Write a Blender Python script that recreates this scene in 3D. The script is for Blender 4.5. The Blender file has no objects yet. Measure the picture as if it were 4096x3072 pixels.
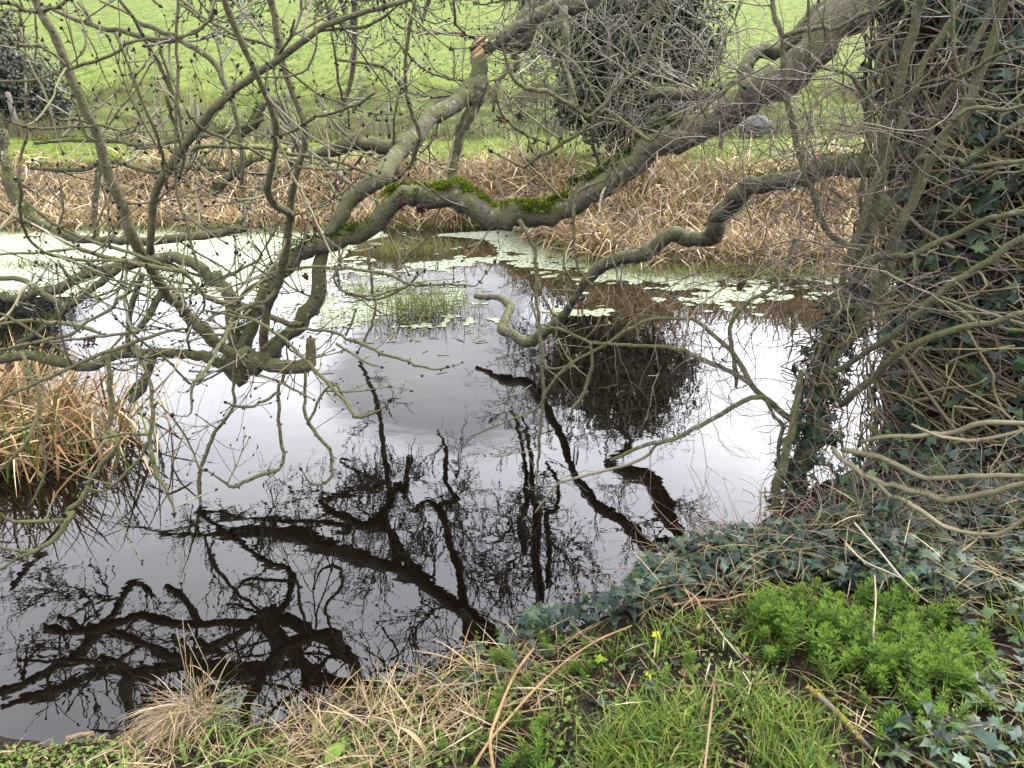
import bpy, math, random
import numpy as np
from mathutils import Vector
rng = np.random.default_rng(7)
random.seed(7)
S = bpy.context.scene
COL = S.collection

# ------------------------------------------------------------------ camera
H = 2.3; PITCH = math.radians(20.0); F = 740.0
cam = bpy.data.cameras.new("camera"); co = bpy.data.objects.new("camera", cam); COL.objects.link(co)
co.location = (0, 0, H); co.rotation_euler = (math.pi / 2 - PITCH, 0, 0)
cam.sensor_width = 36; cam.lens = F / 1024 * 36; cam.clip_start = 0.05; cam.clip_end = 2000
cam.dof.use_dof = True; cam.dof.focus_distance = 6.0; cam.dof.aperture_fstop = 9.0
S.camera = co

# ------------------------------------------------------------------ sky, sun, exposure
SUN_EL, SUN_AZ = math.radians(46), math.radians(58)      # azimuth from +Y towards +X
w = bpy.data.worlds.new("World"); S.world = w; w.use_nodes = True
nt = w.node_tree; nt.nodes.clear()
def N(t, typ, **kw):
    n = t.nodes.new(typ)
    for k, v in kw.items():
        if hasattr(n, k): setattr(n, k, v)
    return n
def L(t, a, b): t.links.new(a, b)
out = N(nt, 'ShaderNodeOutputWorld'); bg = N(nt, 'ShaderNodeBackground'); bg.inputs[1].default_value = 0.10
sky = N(nt, 'ShaderNodeTexSky'); sky.sky_type = 'NISHITA'; sky.sun_disc = False
sky.sun_elevation = SUN_EL; sky.sun_rotation = SUN_AZ; sky.dust_density = 3.0
tc = N(nt, 'ShaderNodeTexCoord'); sep = N(nt, 'ShaderNodeSeparateXYZ'); L(nt, tc.outputs['Generated'], sep.inputs[0])
def M(t, op, a, b=None, clamp=False):
    n = N(t, 'ShaderNodeMath', operation=op); n.use_clamp = clamp
    for i, v in enumerate((a, b)):
        if v is None: continue
        if isinstance(v, (int, float)): n.inputs[i].default_value = v
        else: L(t, v, n.inputs[i])
    return n.outputs[0]
zz = M(nt, 'ADD', M(nt, 'MAXIMUM', sep.outputs[2], 0.0), 0.22)
cmb = N(nt, 'ShaderNodeCombineXYZ')
L(nt, M(nt, 'DIVIDE', sep.outputs[0], zz), cmb.inputs[0]); L(nt, M(nt, 'DIVIDE', sep.outputs[1], zz), cmb.inputs[1])
nz = N(nt, 'ShaderNodeTexNoise'); nz.inputs['Scale'].default_value = 1.15; nz.inputs['Detail'].default_value = 6; nz.inputs['Roughness'].default_value = 0.52
mp = N(nt, 'ShaderNodeMapping'); mp.inputs['Location'].default_value = (3.35, 1.1, 0); L(nt, cmb.outputs[0], mp.inputs[0]); L(nt, mp.outputs[0], nz.inputs['Vector'])
cr = N(nt, 'ShaderNodeValToRGB'); e = cr.color_ramp.elements
e[0].position = 0.30; e[0].color = (8.0, 8.1, 9.2, 1); e[1].position = 0.68; e[1].color = (15.5, 15.3, 15.4, 1)
m1 = cr.color_ramp.elements.new(0.5); m1.color = (11.0, 11.0, 11.8, 1)
L(nt, nz.outputs[0], cr.inputs[0])
# broad brightening towards the veiled sun (real sky gradient)
dot = N(nt, 'ShaderNodeVectorMath', operation='DOT_PRODUCT'); L(nt, tc.outputs['Generated'], dot.inputs[0])
dot.inputs[1].default_value = (math.sin(SUN_AZ) * math.cos(SUN_EL), math.cos(SUN_AZ) * math.cos(SUN_EL), math.sin(SUN_EL))
def bank(az, el, rad, amt):
    az, el = math.radians(az), math.radians(el)
    d = N(nt, 'ShaderNodeVectorMath', operation='DOT_PRODUCT'); L(nt, tc.outputs['Generated'], d.inputs[0])
    d.inputs[1].default_value = (math.sin(az) * math.cos(el), math.cos(az) * math.cos(el), math.sin(el))
    mr = N(nt, 'ShaderNodeMapRange'); mr.interpolation_type = 'SMOOTHSTEP'; mr.clamp = True
    L(nt, M(nt, 'ADD', d.outputs['Value'], M(nt, 'MULTIPLY', M(nt, 'SUBTRACT', nz.outputs[0], .5), .12 * rad / 14)), mr.inputs[0])
    mr.inputs[1].default_value = math.cos(math.radians(rad)); mr.inputs[2].default_value = math.cos(math.radians(rad * .35))
    return M(nt, 'SUBTRACT', 1.0, M(nt, 'MULTIPLY', mr.outputs[0], amt))
banks = M(nt, 'MULTIPLY', M(nt, 'MULTIPLY', bank(-4, 17, 11, .68), bank(-16, 50, 30, .30)), bank(-50, 30, 24, .25))
glow = M(nt, 'ADD', M(nt, 'MULTIPLY', M(nt, 'POWER', M(nt, 'MAXIMUM', dot.outputs['Value'], 0.0), 2.0), 0.45), 0.85)
mulc = N(nt, 'ShaderNodeVectorMath', operation='SCALE'); L(nt, cr.outputs[0], mulc.inputs[0]); zen = N(nt, 'ShaderNodeMapRange'); zen.interpolation_type = 'SMOOTHSTEP'; zen.clamp = True; L(nt, sep.outputs[2], zen.inputs[0])
for i_, v_ in ((1, .55), (2, 1.0), (3, 1.0), (4, 1.9)): zen.inputs[i_].default_value = v_
L(nt, M(nt, 'MULTIPLY', M(nt, 'MULTIPLY', glow, banks), zen.outputs[0]), mulc.inputs['Scale'])
mix = N(nt, 'ShaderNodeMix', data_type='RGBA'); mix.inputs[0].default_value = 0.9
L(nt, sky.outputs[0], mix.inputs[6]); L(nt, mulc.outputs[0], mix.inputs[7])
L(nt, mix.outputs[2], bg.inputs[0]); L(nt, bg.outputs[0], out.inputs[0])

sl = bpy.data.lights.new("sun", 'SUN'); sl.energy = 1.7; sl.angle = math.radians(14); sl.color = (1.0, 0.95, 0.87)
so = bpy.data.objects.new("sun", sl); COL.objects.link(so)
so.rotation_euler = Vector((-math.sin(SUN_AZ) * math.cos(SUN_EL), -math.cos(SUN_AZ) * math.cos(SUN_EL), -math.sin(SUN_EL))).to_track_quat('-Z', 'Y').to_euler()
S.view_settings.view_transform = 'Standard'; S.view_settings.look = 'None'; S.view_settings.exposure = 2.5; S.view_settings.gamma = 1
S.render.engine = 'CYCLES'; S.cycles.max_bounces = 5; S.cycles.diffuse_bounces = 2; S.cycles.glossy_bounces = 3
S.cycles.caustics_reflective = False; S.cycles.caustics_refractive = False

# ------------------------------------------------------------------ mesh helpers
class MB:
    def __init__(s): s.v = []; s.c = []; s.f = {3: [], 4: []}; s.n = 0; s.ng = []
    def add(s, v, faces, c):
        v = np.asarray(v, float).reshape(-1, 3); c = np.asarray(c, float)
        if c.ndim == 1: c = np.tile(c, (len(v), 1))
        s.v.append(v); s.c.append(c)
        for f in faces:
            f = np.asarray(f, int)
            if f.size == 0: continue
            s.f[f.shape[1]].append(f + s.n)
        s.n += len(v)
    def build(s, name, mat, parent=None, smooth=True):
        me = bpy.data.meshes.new(name)
        if s.n:
            v = np.concatenate(s.v); c = np.concatenate(s.c)
            q = np.concatenate(s.f[4]) if s.f[4] else np.zeros((0, 4), int)
            t = np.concatenate(s.f[3]) if s.f[3] else np.zeros((0, 3), int)
            li = np.concatenate([q.ravel(), t.ravel()]); nl = len(li); nf = len(q) + len(t)
            me.vertices.add(len(v)); me.vertices.foreach_set('co', v.ravel())
            me.loops.add(nl); me.loops.foreach_set('vertex_index', li)
            me.polygons.add(nf)
            me.polygons.foreach_set('loop_start', np.concatenate([np.arange(len(q)) * 4, len(q) * 4 + np.arange(len(t)) * 3]))
            me.polygons.foreach_set('use_smooth', np.full(nf, smooth))
            at = me.color_attributes.new('Col', 'FLOAT_COLOR', 'POINT')
            at.data.foreach_set('color', np.concatenate([c, np.ones((len(c), 1))], 1).ravel())
            me.update(calc_edges=True); me.validate()
        me.materials.append(mat)
        o = bpy.data.objects.new(name, me); COL.objects.link(o)
        if parent is not None: o.parent = parent
        return o
def tag(o, label=None, cat=None, group=None, kind=None):
    if label: o['label'] = label
    if cat: o['category'] = cat
    if group: o['group'] = group
    if kind: o['kind'] = kind
    return o
def empty(name, label, cat, group=None):
    o = bpy.data.objects.new(name, None); o.empty_display_size = .1; COL.objects.link(o)
    return tag(o, label, cat, group)
def nrm(a): return a / np.maximum(np.linalg.norm(a, axis=-1, keepdims=True), 1e-9)
def tube(mb, P, R, k=6, col=(.1, .1, .1), cap=True, lump=0.0):
    P = np.asarray(P, float); n = len(P)
    if n < 2: return
    R = np.broadcast_to(np.asarray(R, float), (n,))
    T = nrm(np.gradient(P, axis=0))
    a = np.array([0, 0, 1.]) if abs(T[0][2]) < .9 else np.array([1., 0, 0])
    U = np.zeros_like(P); u = np.cross(T[0], a); u /= np.linalg.norm(u); U[0] = u
    for i in range(1, n):
        u = U[i - 1] - T[i] * U[i - 1].dot(T[i]); l = np.linalg.norm(u)
        U[i] = u / l if l > 1e-6 else U[i - 1]
    V = np.cross(T, U)
    th = np.arange(k) * 2 * math.pi / k
    rr = R[:, None] * (1 + lump * rng.normal(0, 1, (n, k))) if lump else np.repeat(R[:, None], k, 1)
    v = P[:, None] + rr[..., None] * (np.cos(th)[None, :, None] * U[:, None] + np.sin(th)[None, :, None] * V[:, None])
    i = np.arange(n - 1)[:, None] * k; j = np.arange(k)[None]; j2 = (j + 1) % k
    q = np.stack([i + j, i + j2, i + k + j2, i + k + j], -1).reshape(-1, 4)
    v = v.reshape(-1, 3); tr = []
    c = np.asarray(col, float)
    if c.ndim == 2: c = np.repeat(c, k, 0)
    else: c = np.tile(c, (n * k, 1))
    if cap:
        v = np.concatenate([v, P[:1] - T[:1] * R[0] * .3, P[-1:] + T[-1:] * R[-1] * .4]); c = np.concatenate([c, c[:1], c[-1:]])
        jj = np.arange(k); b = (n - 1) * k
        tr = np.concatenate([np.stack([np.full(k, n * k), (jj + 1) % k, jj], 1), np.stack([np.full(k, n * k + 1), b + jj, b + (jj + 1) % k], 1)])
    mb.add(v, [q, tr] if cap else [q], c)
def inst(mb, tv, tf, pos, rot, sc, col):
    """copies of a small template mesh: pos (n,3), rot (n,3,3), sc (n,) or (n,3), col (n,3)"""
    pos = np.asarray(pos, float); n = len(pos)
    if n == 0: return
    tv = np.asarray(tv, float); m = len(tv)
    sc = np.asarray(sc, float); sc = sc[:, None] * np.ones(3) if sc.ndim == 1 else sc
    v = np.einsum('nij,nmj->nmi', rot, tv[None] * sc[:, None]) + pos[:, None]
    off = (np.arange(n) * m)[:, None, None]
    mb.add(v.reshape(-1, 3), [(np.asarray(f, int)[None] + off).reshape(-1, len(f[0])) for f in tf], np.repeat(np.asarray(col, float), m, 0))
def frames(nor, up=None):
    """rotation matrices whose z axis is nor and x is random"""
    z = nrm(np.asarray(nor, float)); a = nrm(rng.normal(0, 1, z.shape)) if up is None else np.broadcast_to(np.asarray(up, float), z.shape)
    x = nrm(np.cross(a, z)); y = np.cross(z, x)
    return np.stack([x, y, z], -1)
def blades(mb, base, Ln, wd, az, t0, t1, col, seg=4, kink=None, taper=True, roll=.0):
    """curved ribbons: tilt from vertical t0 at the root to t1 at the tip, heading az"""
    base = np.asarray(base, float); n = len(base)
    f = lambda a: np.broadcast_to(np.asarray(a, float), (n,))
    Ln, wd, az, t0, t1 = map(f, (Ln, wd, az, t0, t1))
    s = np.linspace(0, 1, seg + 1); p = np.zeros((n, seg + 1, 3)); p[:, 0] = base
    for i in range(1, seg + 1):
        t = t0 + (t1 - t0) * ((i - .5) / seg)
        if kink is not None: t = t + kink[0] * (s[i] > kink[1])
        aa = az + (0 if kink is None else kink[2] * (s[i] > kink[1]))
        d = np.stack([np.sin(t) * np.sin(aa), np.sin(t) * np.cos(aa), np.cos(t)], 1)
        p[:, i] = p[:, i - 1] + d * (Ln / seg)[:, None]
    a2 = az + roll * rng.normal(0, 1, n)
    sd = np.stack([np.cos(a2), -np.sin(a2), .25 * rng.normal(0, 1, n)], 1)
    wf = np.where(s < .55, .75 + .45 * s, np.maximum(1.0 - (s - .55) * 2.1, .06)) if taper else np.ones(seg + 1)
    off = sd[:, None] * (wd[:, None] * wf[None])[..., None] / 2
    v = np.stack([p - off, p + off], 2).reshape(n, -1, 3)
    i = np.arange(seg) * 2; q = np.stack([i, i + 1, i + 3, i + 2], 1)
    fq = (q[None] + (np.arange(n) * (2 * seg + 2))[:, None, None]).reshape(-1, 4)
    col = np.asarray(col, float); col = np.tile(col, (n, 1)) if col.ndim == 1 else col
    mb.add(v.reshape(-1, 3), [fq], np.repeat(col, 2 * seg + 2, 0))
def pick(cols, n, jit=.18):
    cols = np.asarray(cols, float); c = cols[rng.integers(0, len(cols), n)]
    return c * (1 + jit * rng.normal(0, 1, (n, 1))).clip(.5, 1.7)
U = rng.uniform

# value noise for shaping (not for colour)
_g = rng.normal(0, 1, (64, 64))
def vn(x, y, s):
    x = np.asarray(x, float) / s; y = np.asarray(y, float) / s
    xi = np.floor(x).astype(int); yi = np.floor(y).astype(int); fx = x - xi; fy = y - yi
    fx = fx * fx * (3 - 2 * fx); fy = fy * fy * (3 - 2 * fy); g = lambda a, b: _g[a % 64, b % 64]
    return (g(xi, yi) * (1 - fx) + g(xi + 1, yi) * fx) * (1 - fy) + (g(xi, yi + 1) * (1 - fx) + g(xi + 1, yi + 1) * fx) * fy

# ------------------------------------------------------------------ materials
def mat(name, rough=.7, spec=.3, vary=.35, scale=25., attr=True, col=(.5, .5, .5), transl=0.0, bump=0.0, bscale=60., sheen=0):
    m = bpy.data.materials.new(name); m.use_nodes = True; t = m.node_tree; b = t.nodes['Principled BSDF']
    b.inputs['Roughness'].default_value = rough; b.inputs['Specular IOR Level'].default_value = spec
    tcn = N(t, 'ShaderNodeTexCoord'); no = N(t, 'ShaderNodeTexNoise'); no.inputs['Scale'].default_value = scale; no.inputs['Detail'].default_value = 5
    L(t, tcn.outputs['Object'], no.inputs['Vector'])
    if attr: a = N(t, 'ShaderNodeAttribute'); a.attribute_name = 'Col'; base = a.outputs['Color']
    else: a = N(t, 'ShaderNodeRGB'); a.outputs[0].default_value = (*col, 1); base = a.outputs[0]
    f = M(t, 'MULTIPLY', M(t, 'ADD', M(t, 'MULTIPLY', no.outputs[0], vary * 2), 1 - vary), .80)
    sc = N(t, 'ShaderNodeVectorMath', operation='SCALE'); L(t, base, sc.inputs[0]); L(t, f, sc.inputs['Scale'])
    L(t, sc.outputs[0], b.inputs['Base Color'])
    if bump:
        n2 = N(t, 'ShaderNodeTexNoise'); n2.inputs['Scale'].default_value = bscale; n2.inputs['Detail'].default_value = 6; L(t, tcn.outputs['Object'], n2.inputs['Vector'])
        bp = N(t, 'ShaderNodeBump'); bp.inputs['Strength'].default_value = bump; bp.inputs['Distance'].default_value = .01
        L(t, n2.outputs[0], bp.inputs['Height']); L(t, bp.outputs[0], b.inputs['Normal'])
    if transl:
        tr = N(t, 'ShaderNodeBsdfTranslucent'); L(t, sc.outputs[0], tr.inputs[0])
        mx = N(t, 'ShaderNodeMixShader'); mx.inputs[0].default_value = transl
        L(t, b.outputs[0], mx.inputs[1]); L(t, tr.outputs[0], mx.inputs[2]); L(t, mx.outputs[0], t.nodes['Material Output'].inputs[0])
    return m
def bark_mat(name, c1, c2, algae, lichen, lich_amt=.62, alg_amt=.55):
    m = bpy.data.materials.new(name); m.use_nodes = True; t = m.node_tree; b = t.nodes['Principled BSDF']
    b.inputs['Roughness'].default_value = .85; b.inputs['Specular IOR Level'].default_value = .25
    tcn = N(t, 'ShaderNodeTexCoord')
    def noise(s, d=6, r=.6):
        n = N(t, 'ShaderNodeTexNoise'); n.inputs['Scale'].default_value = s; n.inputs['Detail'].default_value = d; n.inputs['Roughness'].default_value = r
        L(t, tcn.outputs['Object'], n.inputs['Vector']); return n.outputs[0]
    def ramp(s, lo, hi):
        n = N(t, 'ShaderNodeMapRange'); L(t, s, n.inputs[0]); n.inputs[1].default_value = lo; n.inputs[2].default_value = hi; n.clamp = True; return n.outputs[0]
    def mixc(f, a, c):
        n = N(t, 'ShaderNodeMix', data_type='RGBA'); L(t, f, n.inputs[0])
        for i, x in ((6, a), (7, c)):
            if isinstance(x, tuple): n.inputs[i].default_value = (*x, 1)
            else: L(t, x, n.inputs[i])
        return n.outputs[2]
    c = mixc(ramp(noise(13, 8, .72), .40, .58), c1, c2)
    c = mixc(ramp(noise(70, 4, .7), .35, .75), c, tuple(x * 1.7 for x in c1))
    geo = N(t, 'ShaderNodeNewGeometry'); sp = N(t, 'ShaderNodeSeparateXYZ'); L(t, geo.outputs['Normal'], sp.inputs[0])
    up = M(t, 'ADD', M(t, 'MULTIPLY', sp.outputs[2], .22), noise(6, 5))
    c = mixc(M(t, 'MULTIPLY', ramp(up, .48, .66), alg_amt), c, algae)
    vo = N(t, 'ShaderNodeTexVoronoi'); vo.inputs['Scale'].default_value = 22; L(t, tcn.outputs['Object'], vo.inputs['Vector'])
    sp1 = M(t, 'MULTIPLY', M(t, 'LESS_THAN', M(t, 'ADD', vo.outputs[0], M(t, 'MULTIPLY', noise(40, 5, .7), .9)), .66), ramp(noise(5, 2), lich_amt - .08, lich_amt))
    c = mixc(M(t, 'MULTIPLY', sp1, .75), c, lichen)
    L(t, c, b.inputs['Base Color'])
    bp = N(t, 'ShaderNodeBump'); bp.inputs['Strength'].default_value = .8; bp.inputs['Distance'].default_value = .035
    L(t, M(t, 'ADD', noise(45, 8, .7), M(t, 'MULTIPLY', noise(12, 4), .8)), bp.inputs['Height']); L(t, bp.outputs[0], b.inputs['Normal'])
    return m
BARK = bark_mat('ash_bark', (.044, .039, .024), (.011, .010, .007), (.040, .041, .009), (.12, .13, .10), .50, .85)
STEMB = bark_mat('young_ash_bark', (.058, .052, .027), (.030, .028, .015), (.048, .050, .010), (.10, .105, .08), .62, .75)
HAWB = bark_mat('hawthorn_bark', (.050, .047, .025), (.030, .028, .015), (.044, .050, .010), (.10, .11, .08), .58, .8)
OLDB = bark_mat('old_trunk_bark', (.026, .018, .012), (.010, .007, .005), (.03, .03, .012), (.08, .09, .07), .66, .3)
TWIG = mat('twig_bark', .7, .3, .3, 60)
BUD = mat('bud_black', .8, .08, .3, 80)
MOSS = mat('moss', .9, .1, .3, 30, transl=.25)
LEAF = mat('ivy_leaf', .5, .18, .3, 40)
GREEN = mat('soft_leaf', .7, .08, .25, 60, transl=.3)
DRY = mat('dry_blade', .8, .12, .3, 30, transl=.2)
GRASS = mat('grass_blade', .65, .12, .25, 30, transl=.25)
FARL = mat('far_leaf', .6, .15, .3, 8)
WOOD = mat('weathered_wood', .85, .2, .4, 18, bump=.5)
METAL = mat('fence_wire', .5, .4, .2, 10)

# ------------------------------------------------------------------ pixel rays (1024 wide picture)
cp, sp_ = math.cos(PITCH), math.sin(PITCH)
def ray(px, py):
    x = (px - 512) / F; y = (384 - py) / F
    return np.array([x, cp + y * sp_, -sp_ + y * cp])
def at(px, py, D, refl=False):
    d = ray(px, py); t = D / d[1]; p = d * t
    return (np.array([p[0], p[1], -(p[2] + H)]) if refl else np.array([p[0], p[1], p[2] + H])), t

# ------------------------------------------------------------------ ground
EX = np.array([-8, -3, -1.7, -.9, -.2, .4, 1.0, 1.6, 2.5, 3.5, 8]); EY = np.array([1.9, 2.15, 2.25, 2.38, 2.62, 3.0, 3.3, 3.7, 4.4, 4.9, 5.6])
PX = np.array([-8, -1.7, -.5, .5, 2, 8]); PZ = np.array([.25, .25, .38, .55, .65, .8])
LX = np.array([-30, -10, -4, -1.2, -.2, .5, 1.5, 4, 9, 30]); LY = np.array([15.5, 16.2, 16.3, 16.8, 17.2, 14.2, 12.4, 11.9, 11.6, 11.3])
sst = lambda t: np.clip(t, 0, 1) ** 2 * (3 - 2 * np.clip(t, 0, 1))
def zfun(x, y):
    x = np.asarray(x, float); y = np.asarray(y, float)
    e = np.interp(x, EX, EY) + .08 * vn(x, y, .35); p = np.interp(x, PX, PZ); w_ = np.interp(x, [-2, 0, 2], [.75, .6, .5])
    near = p * sst((e - y) / w_) + .035 * vn(x, y, .3) * sst((e - y) / .3) + .02 * vn(x, y, .09) * sst((e - y) / .3)
    near = near - .6 * sst((y - e) / 1.0)
    l = np.interp(x, LX, LY) + .35 * vn(x, y, 1.4); d = y - l
    far = -.6 + .6 * sst((d + 1.2) / 1.2) + 1.4 * sst(d / 3.4) + np.maximum(d - 3.4, 0) * .028
    yy = np.maximum(y, 0); yy = yy + (.9 * vn(x, x * 0, 3.7) + .5 * vn(x, x * 0 + 3, .9) + .2 * vn(x, y, .4)) * sst((yy - 26) / 2) * (1 - sst((yy - 36) / 6))
    rise = np.interp(yy, [0, 24.5, 27.5, 31.3, 32.0, 33.2, 60, 110, 170, 400], [0, 0, .35, 1.25, 1.75, 1.9, 7.0, 16.2, 21, 22])
    far = far - np.maximum(yy - 24, 0) * .028 * (yy > 24) + rise
    far = far + (.12 * vn(x, y, 1.1) + .06 * vn(x, y, .45)) * sst((y - 26) / 2) * (1 - sst((y - 33) / 4)) + .05 * vn(x, y, 2.5) * sst((y - 18) / 3)
    return np.where(y < 9, near, far)
def ground_hit(px, py):
    d = ray(px, py); t = np.linspace(.8, 6, 260)
    X = d[0] * t; Y = d[1] * t; Z = H + d[2] * t; h = Z - np.maximum(zfun(X, Y), -.02)
    i = np.argmax(h < 0)
    if h[i] >= 0: return None
    a = h[i - 1] / (h[i - 1] - h[i] + 1e-9); tt = t[i - 1] + a * (t[i] - t[i - 1])
    x, y = d[0] * tt, d[1] * tt
    return np.array([x, y, float(zfun(x, y))])
gx = np.concatenate([np.linspace(-260, -20, 40), np.linspace(-19, -4.2, 60), np.linspace(-4, 4.5, 170), np.linspace(4.7, 20, 60), np.linspace(21, 260, 40)])
gy = np.concatenate([np.linspace(-8, .6, 20), np.linspace(.7, 5.6, 150), np.linspace(5.8, 10.8, 16), np.linspace(11, 36, 150), np.linspace(36.6, 120, 70), np.linspace(124, 400, 40)])
GX, GY = np.meshgrid(gx, gy); GZ = zfun(GX, GY)
mb = MB(); nx, ny = len(gx), len(gy); ii = (np.arange(ny - 1)[:, None] * nx + np.arange(nx - 1)[None]).ravel()
mb.add(np.stack([GX, GY, GZ], -1).reshape(-1, 3), [np.stack([ii, ii + 1, ii + nx + 1, ii + nx], 1)], (.1, .1, .1))
gm = bpy.data.materials.new('ground'); gm.use_nodes = True; t = gm.node_tree; b = t.nodes['Principled BSDF']
b.inputs['Roughness'].default_value = .95; b.inputs['Specular IOR Level'].default_value = .04
tcn = N(t, 'ShaderNodeTexCoord'); sp = N(t, 'ShaderNodeSeparateXYZ'); L(t, tcn.outputs['Object'], sp.inputs[0])
def noise(s, d=6, r=.6, stretch=None):
    n = N(t, 'ShaderNodeTexNoise'); n.inputs['Scale'].default_value = s; n.inputs['Detail'].default_value = d; n.inputs['Roughness'].default_value = r
    if stretch:
        mpn = N(t, 'ShaderNodeMapping'); mpn.inputs['Scale'].default_value = stretch; L(t, tcn.outputs['Object'], mpn.inputs[0]); L(t, mpn.outputs[0], n.inputs['Vector'])
    else: L(t, tcn.outputs['Object'], n.inputs['Vector'])
    return n.outputs[0]
def rmp(s, lo, hi):
    n = N(t, 'ShaderNodeMapRange'); L(t, s, n.inputs[0]); n.inputs[1].default_value = lo; n.inputs[2].default_value = hi; n.clamp = True; return n.outputs[0]
def mixc(f, a, c):
    n = N(t, 'ShaderNodeMix', data_type='RGBA'); L(t, f, n.inputs[0])
    for i, x in ((6, a), (7, c)):
        if isinstance(x, tuple): n.inputs[i].default_value = (*x, 1)
        else: L(t, x, n.inputs[i])
    return n.outputs[2]
soil = mixc(rmp(noise(14), .4, .65), (.007, .0055, .005), (.017, .012, .008))
soil = mixc(M(t, 'MULTIPLY', rmp(noise(60, 4), .55, .7), .8), soil, (.035, .024, .014))
field = mixc(rmp(noise(2.2, 8, .68, (1, .3, 1)), .38, .62), (.042, .062, .013), (.074, .096, .024))
field = mixc(M(t, 'MULTIPLY', rmp(noise(.09, 4), .42, .62), .45), field, (.066, .074, .018))
field = mixc(M(t, 'MULTIPLY', rmp(noise(3.2, 5, .72, (.7, .16, 1)), .50, .60), .75), field, (.018, .029, .006))
lawn = mixc(rmp(noise(3.5, 6), .4, .6), (.034, .050, .010), (.070, .090, .016))
rough = mixc(rmp(noise(1.6, 6), .42, .6), (.030, .040, .012), (.062, .072, .018))
earth = mixc(rmp(noise(5), .4, .6), (.022, .015, .010), (.035, .026, .016))
ysl = M(t, 'ADD', sp.outputs[1], M(t, 'MULTIPLY', M(t, 'SUBTRACT', noise(.9, 4), .5), 1.6))
gtr = mixc(rmp(ysl, 24.2, 25.5), lawn, rough)
nz_ = N(t, 'ShaderNodeNewGeometry'); spn = N(t, 'ShaderNodeSeparateXYZ'); L(t, nz_.outputs['Normal'], spn.inputs[0])
gtr = mixc(M(t, 'MULTIPLY', M(t, 'MULTIPLY', rmp(spn.outputs[2], .93, .85), rmp(ysl, 26.5, 27.5)), rmp(noise(.8, 5, .7), .45, .58)), gtr, earth)
gtr = mixc(rmp(ysl, 32.1, 32.5), gtr, field)
reedsoil = mixc(rmp(noise(8), .4, .6), (.022, .015, .009), (.05, .035, .02))
gtr = mixc(rmp(M(t, 'ADD', sp.outputs[2], M(t, 'MULTIPLY', noise(1.5), .3)), 1.25, 1.45), reedsoil, gtr)
tot = mixc(M(t, 'GREATER_THAN', sp.outputs[1], 9.0), soil, gtr)
L(t, tot, b.inputs['Base Color'])
bp = N(t, 'ShaderNodeBump'); bp.inputs['Strength'].default_value = .9; bp.inputs['Distance'].default_value = .12
L(t, M(t, 'ADD', noise(3.5, 8, .7), M(t, 'MULTIPLY', noise(1.1, 4), .6)), bp.inputs['Height'])
bn2 = N(t, 'ShaderNodeBump'); bn2.inputs['Strength'].default_value = .7; bn2.inputs['Distance'].default_value = .02; L(t, noise(45, 6, .7), bn2.inputs['Height'])
mxn = N(t, 'ShaderNodeMix', data_type='VECTOR'); L(t, M(t, 'GREATER_THAN', sp.outputs[1], 9.0), mxn.inputs[0]); L(t, bn2.outputs[0], mxn.inputs[4]); L(t, bp.outputs[0], mxn.inputs[5]); L(t, mxn.outputs[1], b.inputs['Normal'])
tag(mb.build('ground', gm), kind='structure')

# ------------------------------------------------------------------ water
mb = MB(); wx = np.linspace(-32, 32, 65); wy = np.linspace(.8, 21, 41); WX, WY = np.meshgrid(wx, wy)
ii = (np.arange(40)[:, None] * 65 + np.arange(64)[None]).ravel()
mb.add(np.stack([WX, WY, WX * 0], -1).reshape(-1, 3), [np.stack([ii, ii + 1, ii + 66, ii + 65], 1)], (.1, .1, .1))
wm = bpy.data.materials.new('pond_water'); wm.use_nodes = True; t = wm.node_tree; b = t.nodes['Principled BSDF']
b.inputs['Base Color'].default_value = (.0016, .0010, .0006, 1); b.inputs['Roughness'].default_value = .0; b.inputs['IOR'].default_value = 1.5
tcn = N(t, 'ShaderNodeTexCoord')
h = M(t, 'ADD', M(t, 'MULTIPLY', noise(2.2, 2, .5, (1, 1.0, 1)), 1.0), M(t, 'MULTIPLY', noise(11, 2, .5, (1, 1.3, 1)), .10))
bp = N(t, 'ShaderNodeBump'); bp.inputs['Strength'].default_value = 1.0; bp.inputs['Distance'].default_value = .0021
L(t, h, bp.inputs['Height']); L(t, bp.outputs[0], b.inputs['Normal'])
tag(mb.build('water', wm), kind='structure')

# ------------------------------------------------------------------ duckweed film
c_ = .048; X, Y = np.meshgrid(np.arange(-17, 9, c_), np.arange(7.6, 17.6, c_))
X = X + rng.normal(0, .004, X.shape); Y = Y + rng.normal(0, .004, Y.shape)
l = np.interp(X, LX, LY)
lim = np.interp(X, [-20, -4.6, -3.0, -2.2, -1.4, -.8, -.3, .3, 1.2, 3, 9], [9.9, 9.6, 10.1, 10.9, 10.5, 11.5, 12.0, 11.1, 10.3, 9.8, 9.6])
den = (Y - lim) / 1.2 + .55 * vn(X, Y, .9) + .35 * vn(X, Y, .22)
patch = (X > -2.9 + .3 * vn(Y, Y * 0, .5)) & (X < -.45 + .9 * vn(Y, Y * 0 + 2, .8)) & (Y > 8.2)
den = np.where(patch, .30 + .9 * vn(X, Y, .5) + .7 * vn(X, Y, .13) - .35 * np.abs(Y - 9.6), den)
den = np.where(X < -2.9, (Y - lim) / .25 + .6 * vn(X, Y, 1.2), den)
den = den + np.where(X > -.6, .55 * vn(X, Y, .16) + .35 * vn(X, Y, .5) - .12, 0)
keep = (den > .25) & (Y < l + .6) & (X < 7.5)
k = np.argwhere(keep[:-1, :-1]); x = X[k[:, 0], k[:, 1]]; y = Y[k[:, 0], k[:, 1]]
hx = np.arange(6) * math.pi / 3; q = np.stack([np.cos(hx), np.sin(hx), hx * 0], 1) * c_ * .74
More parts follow.
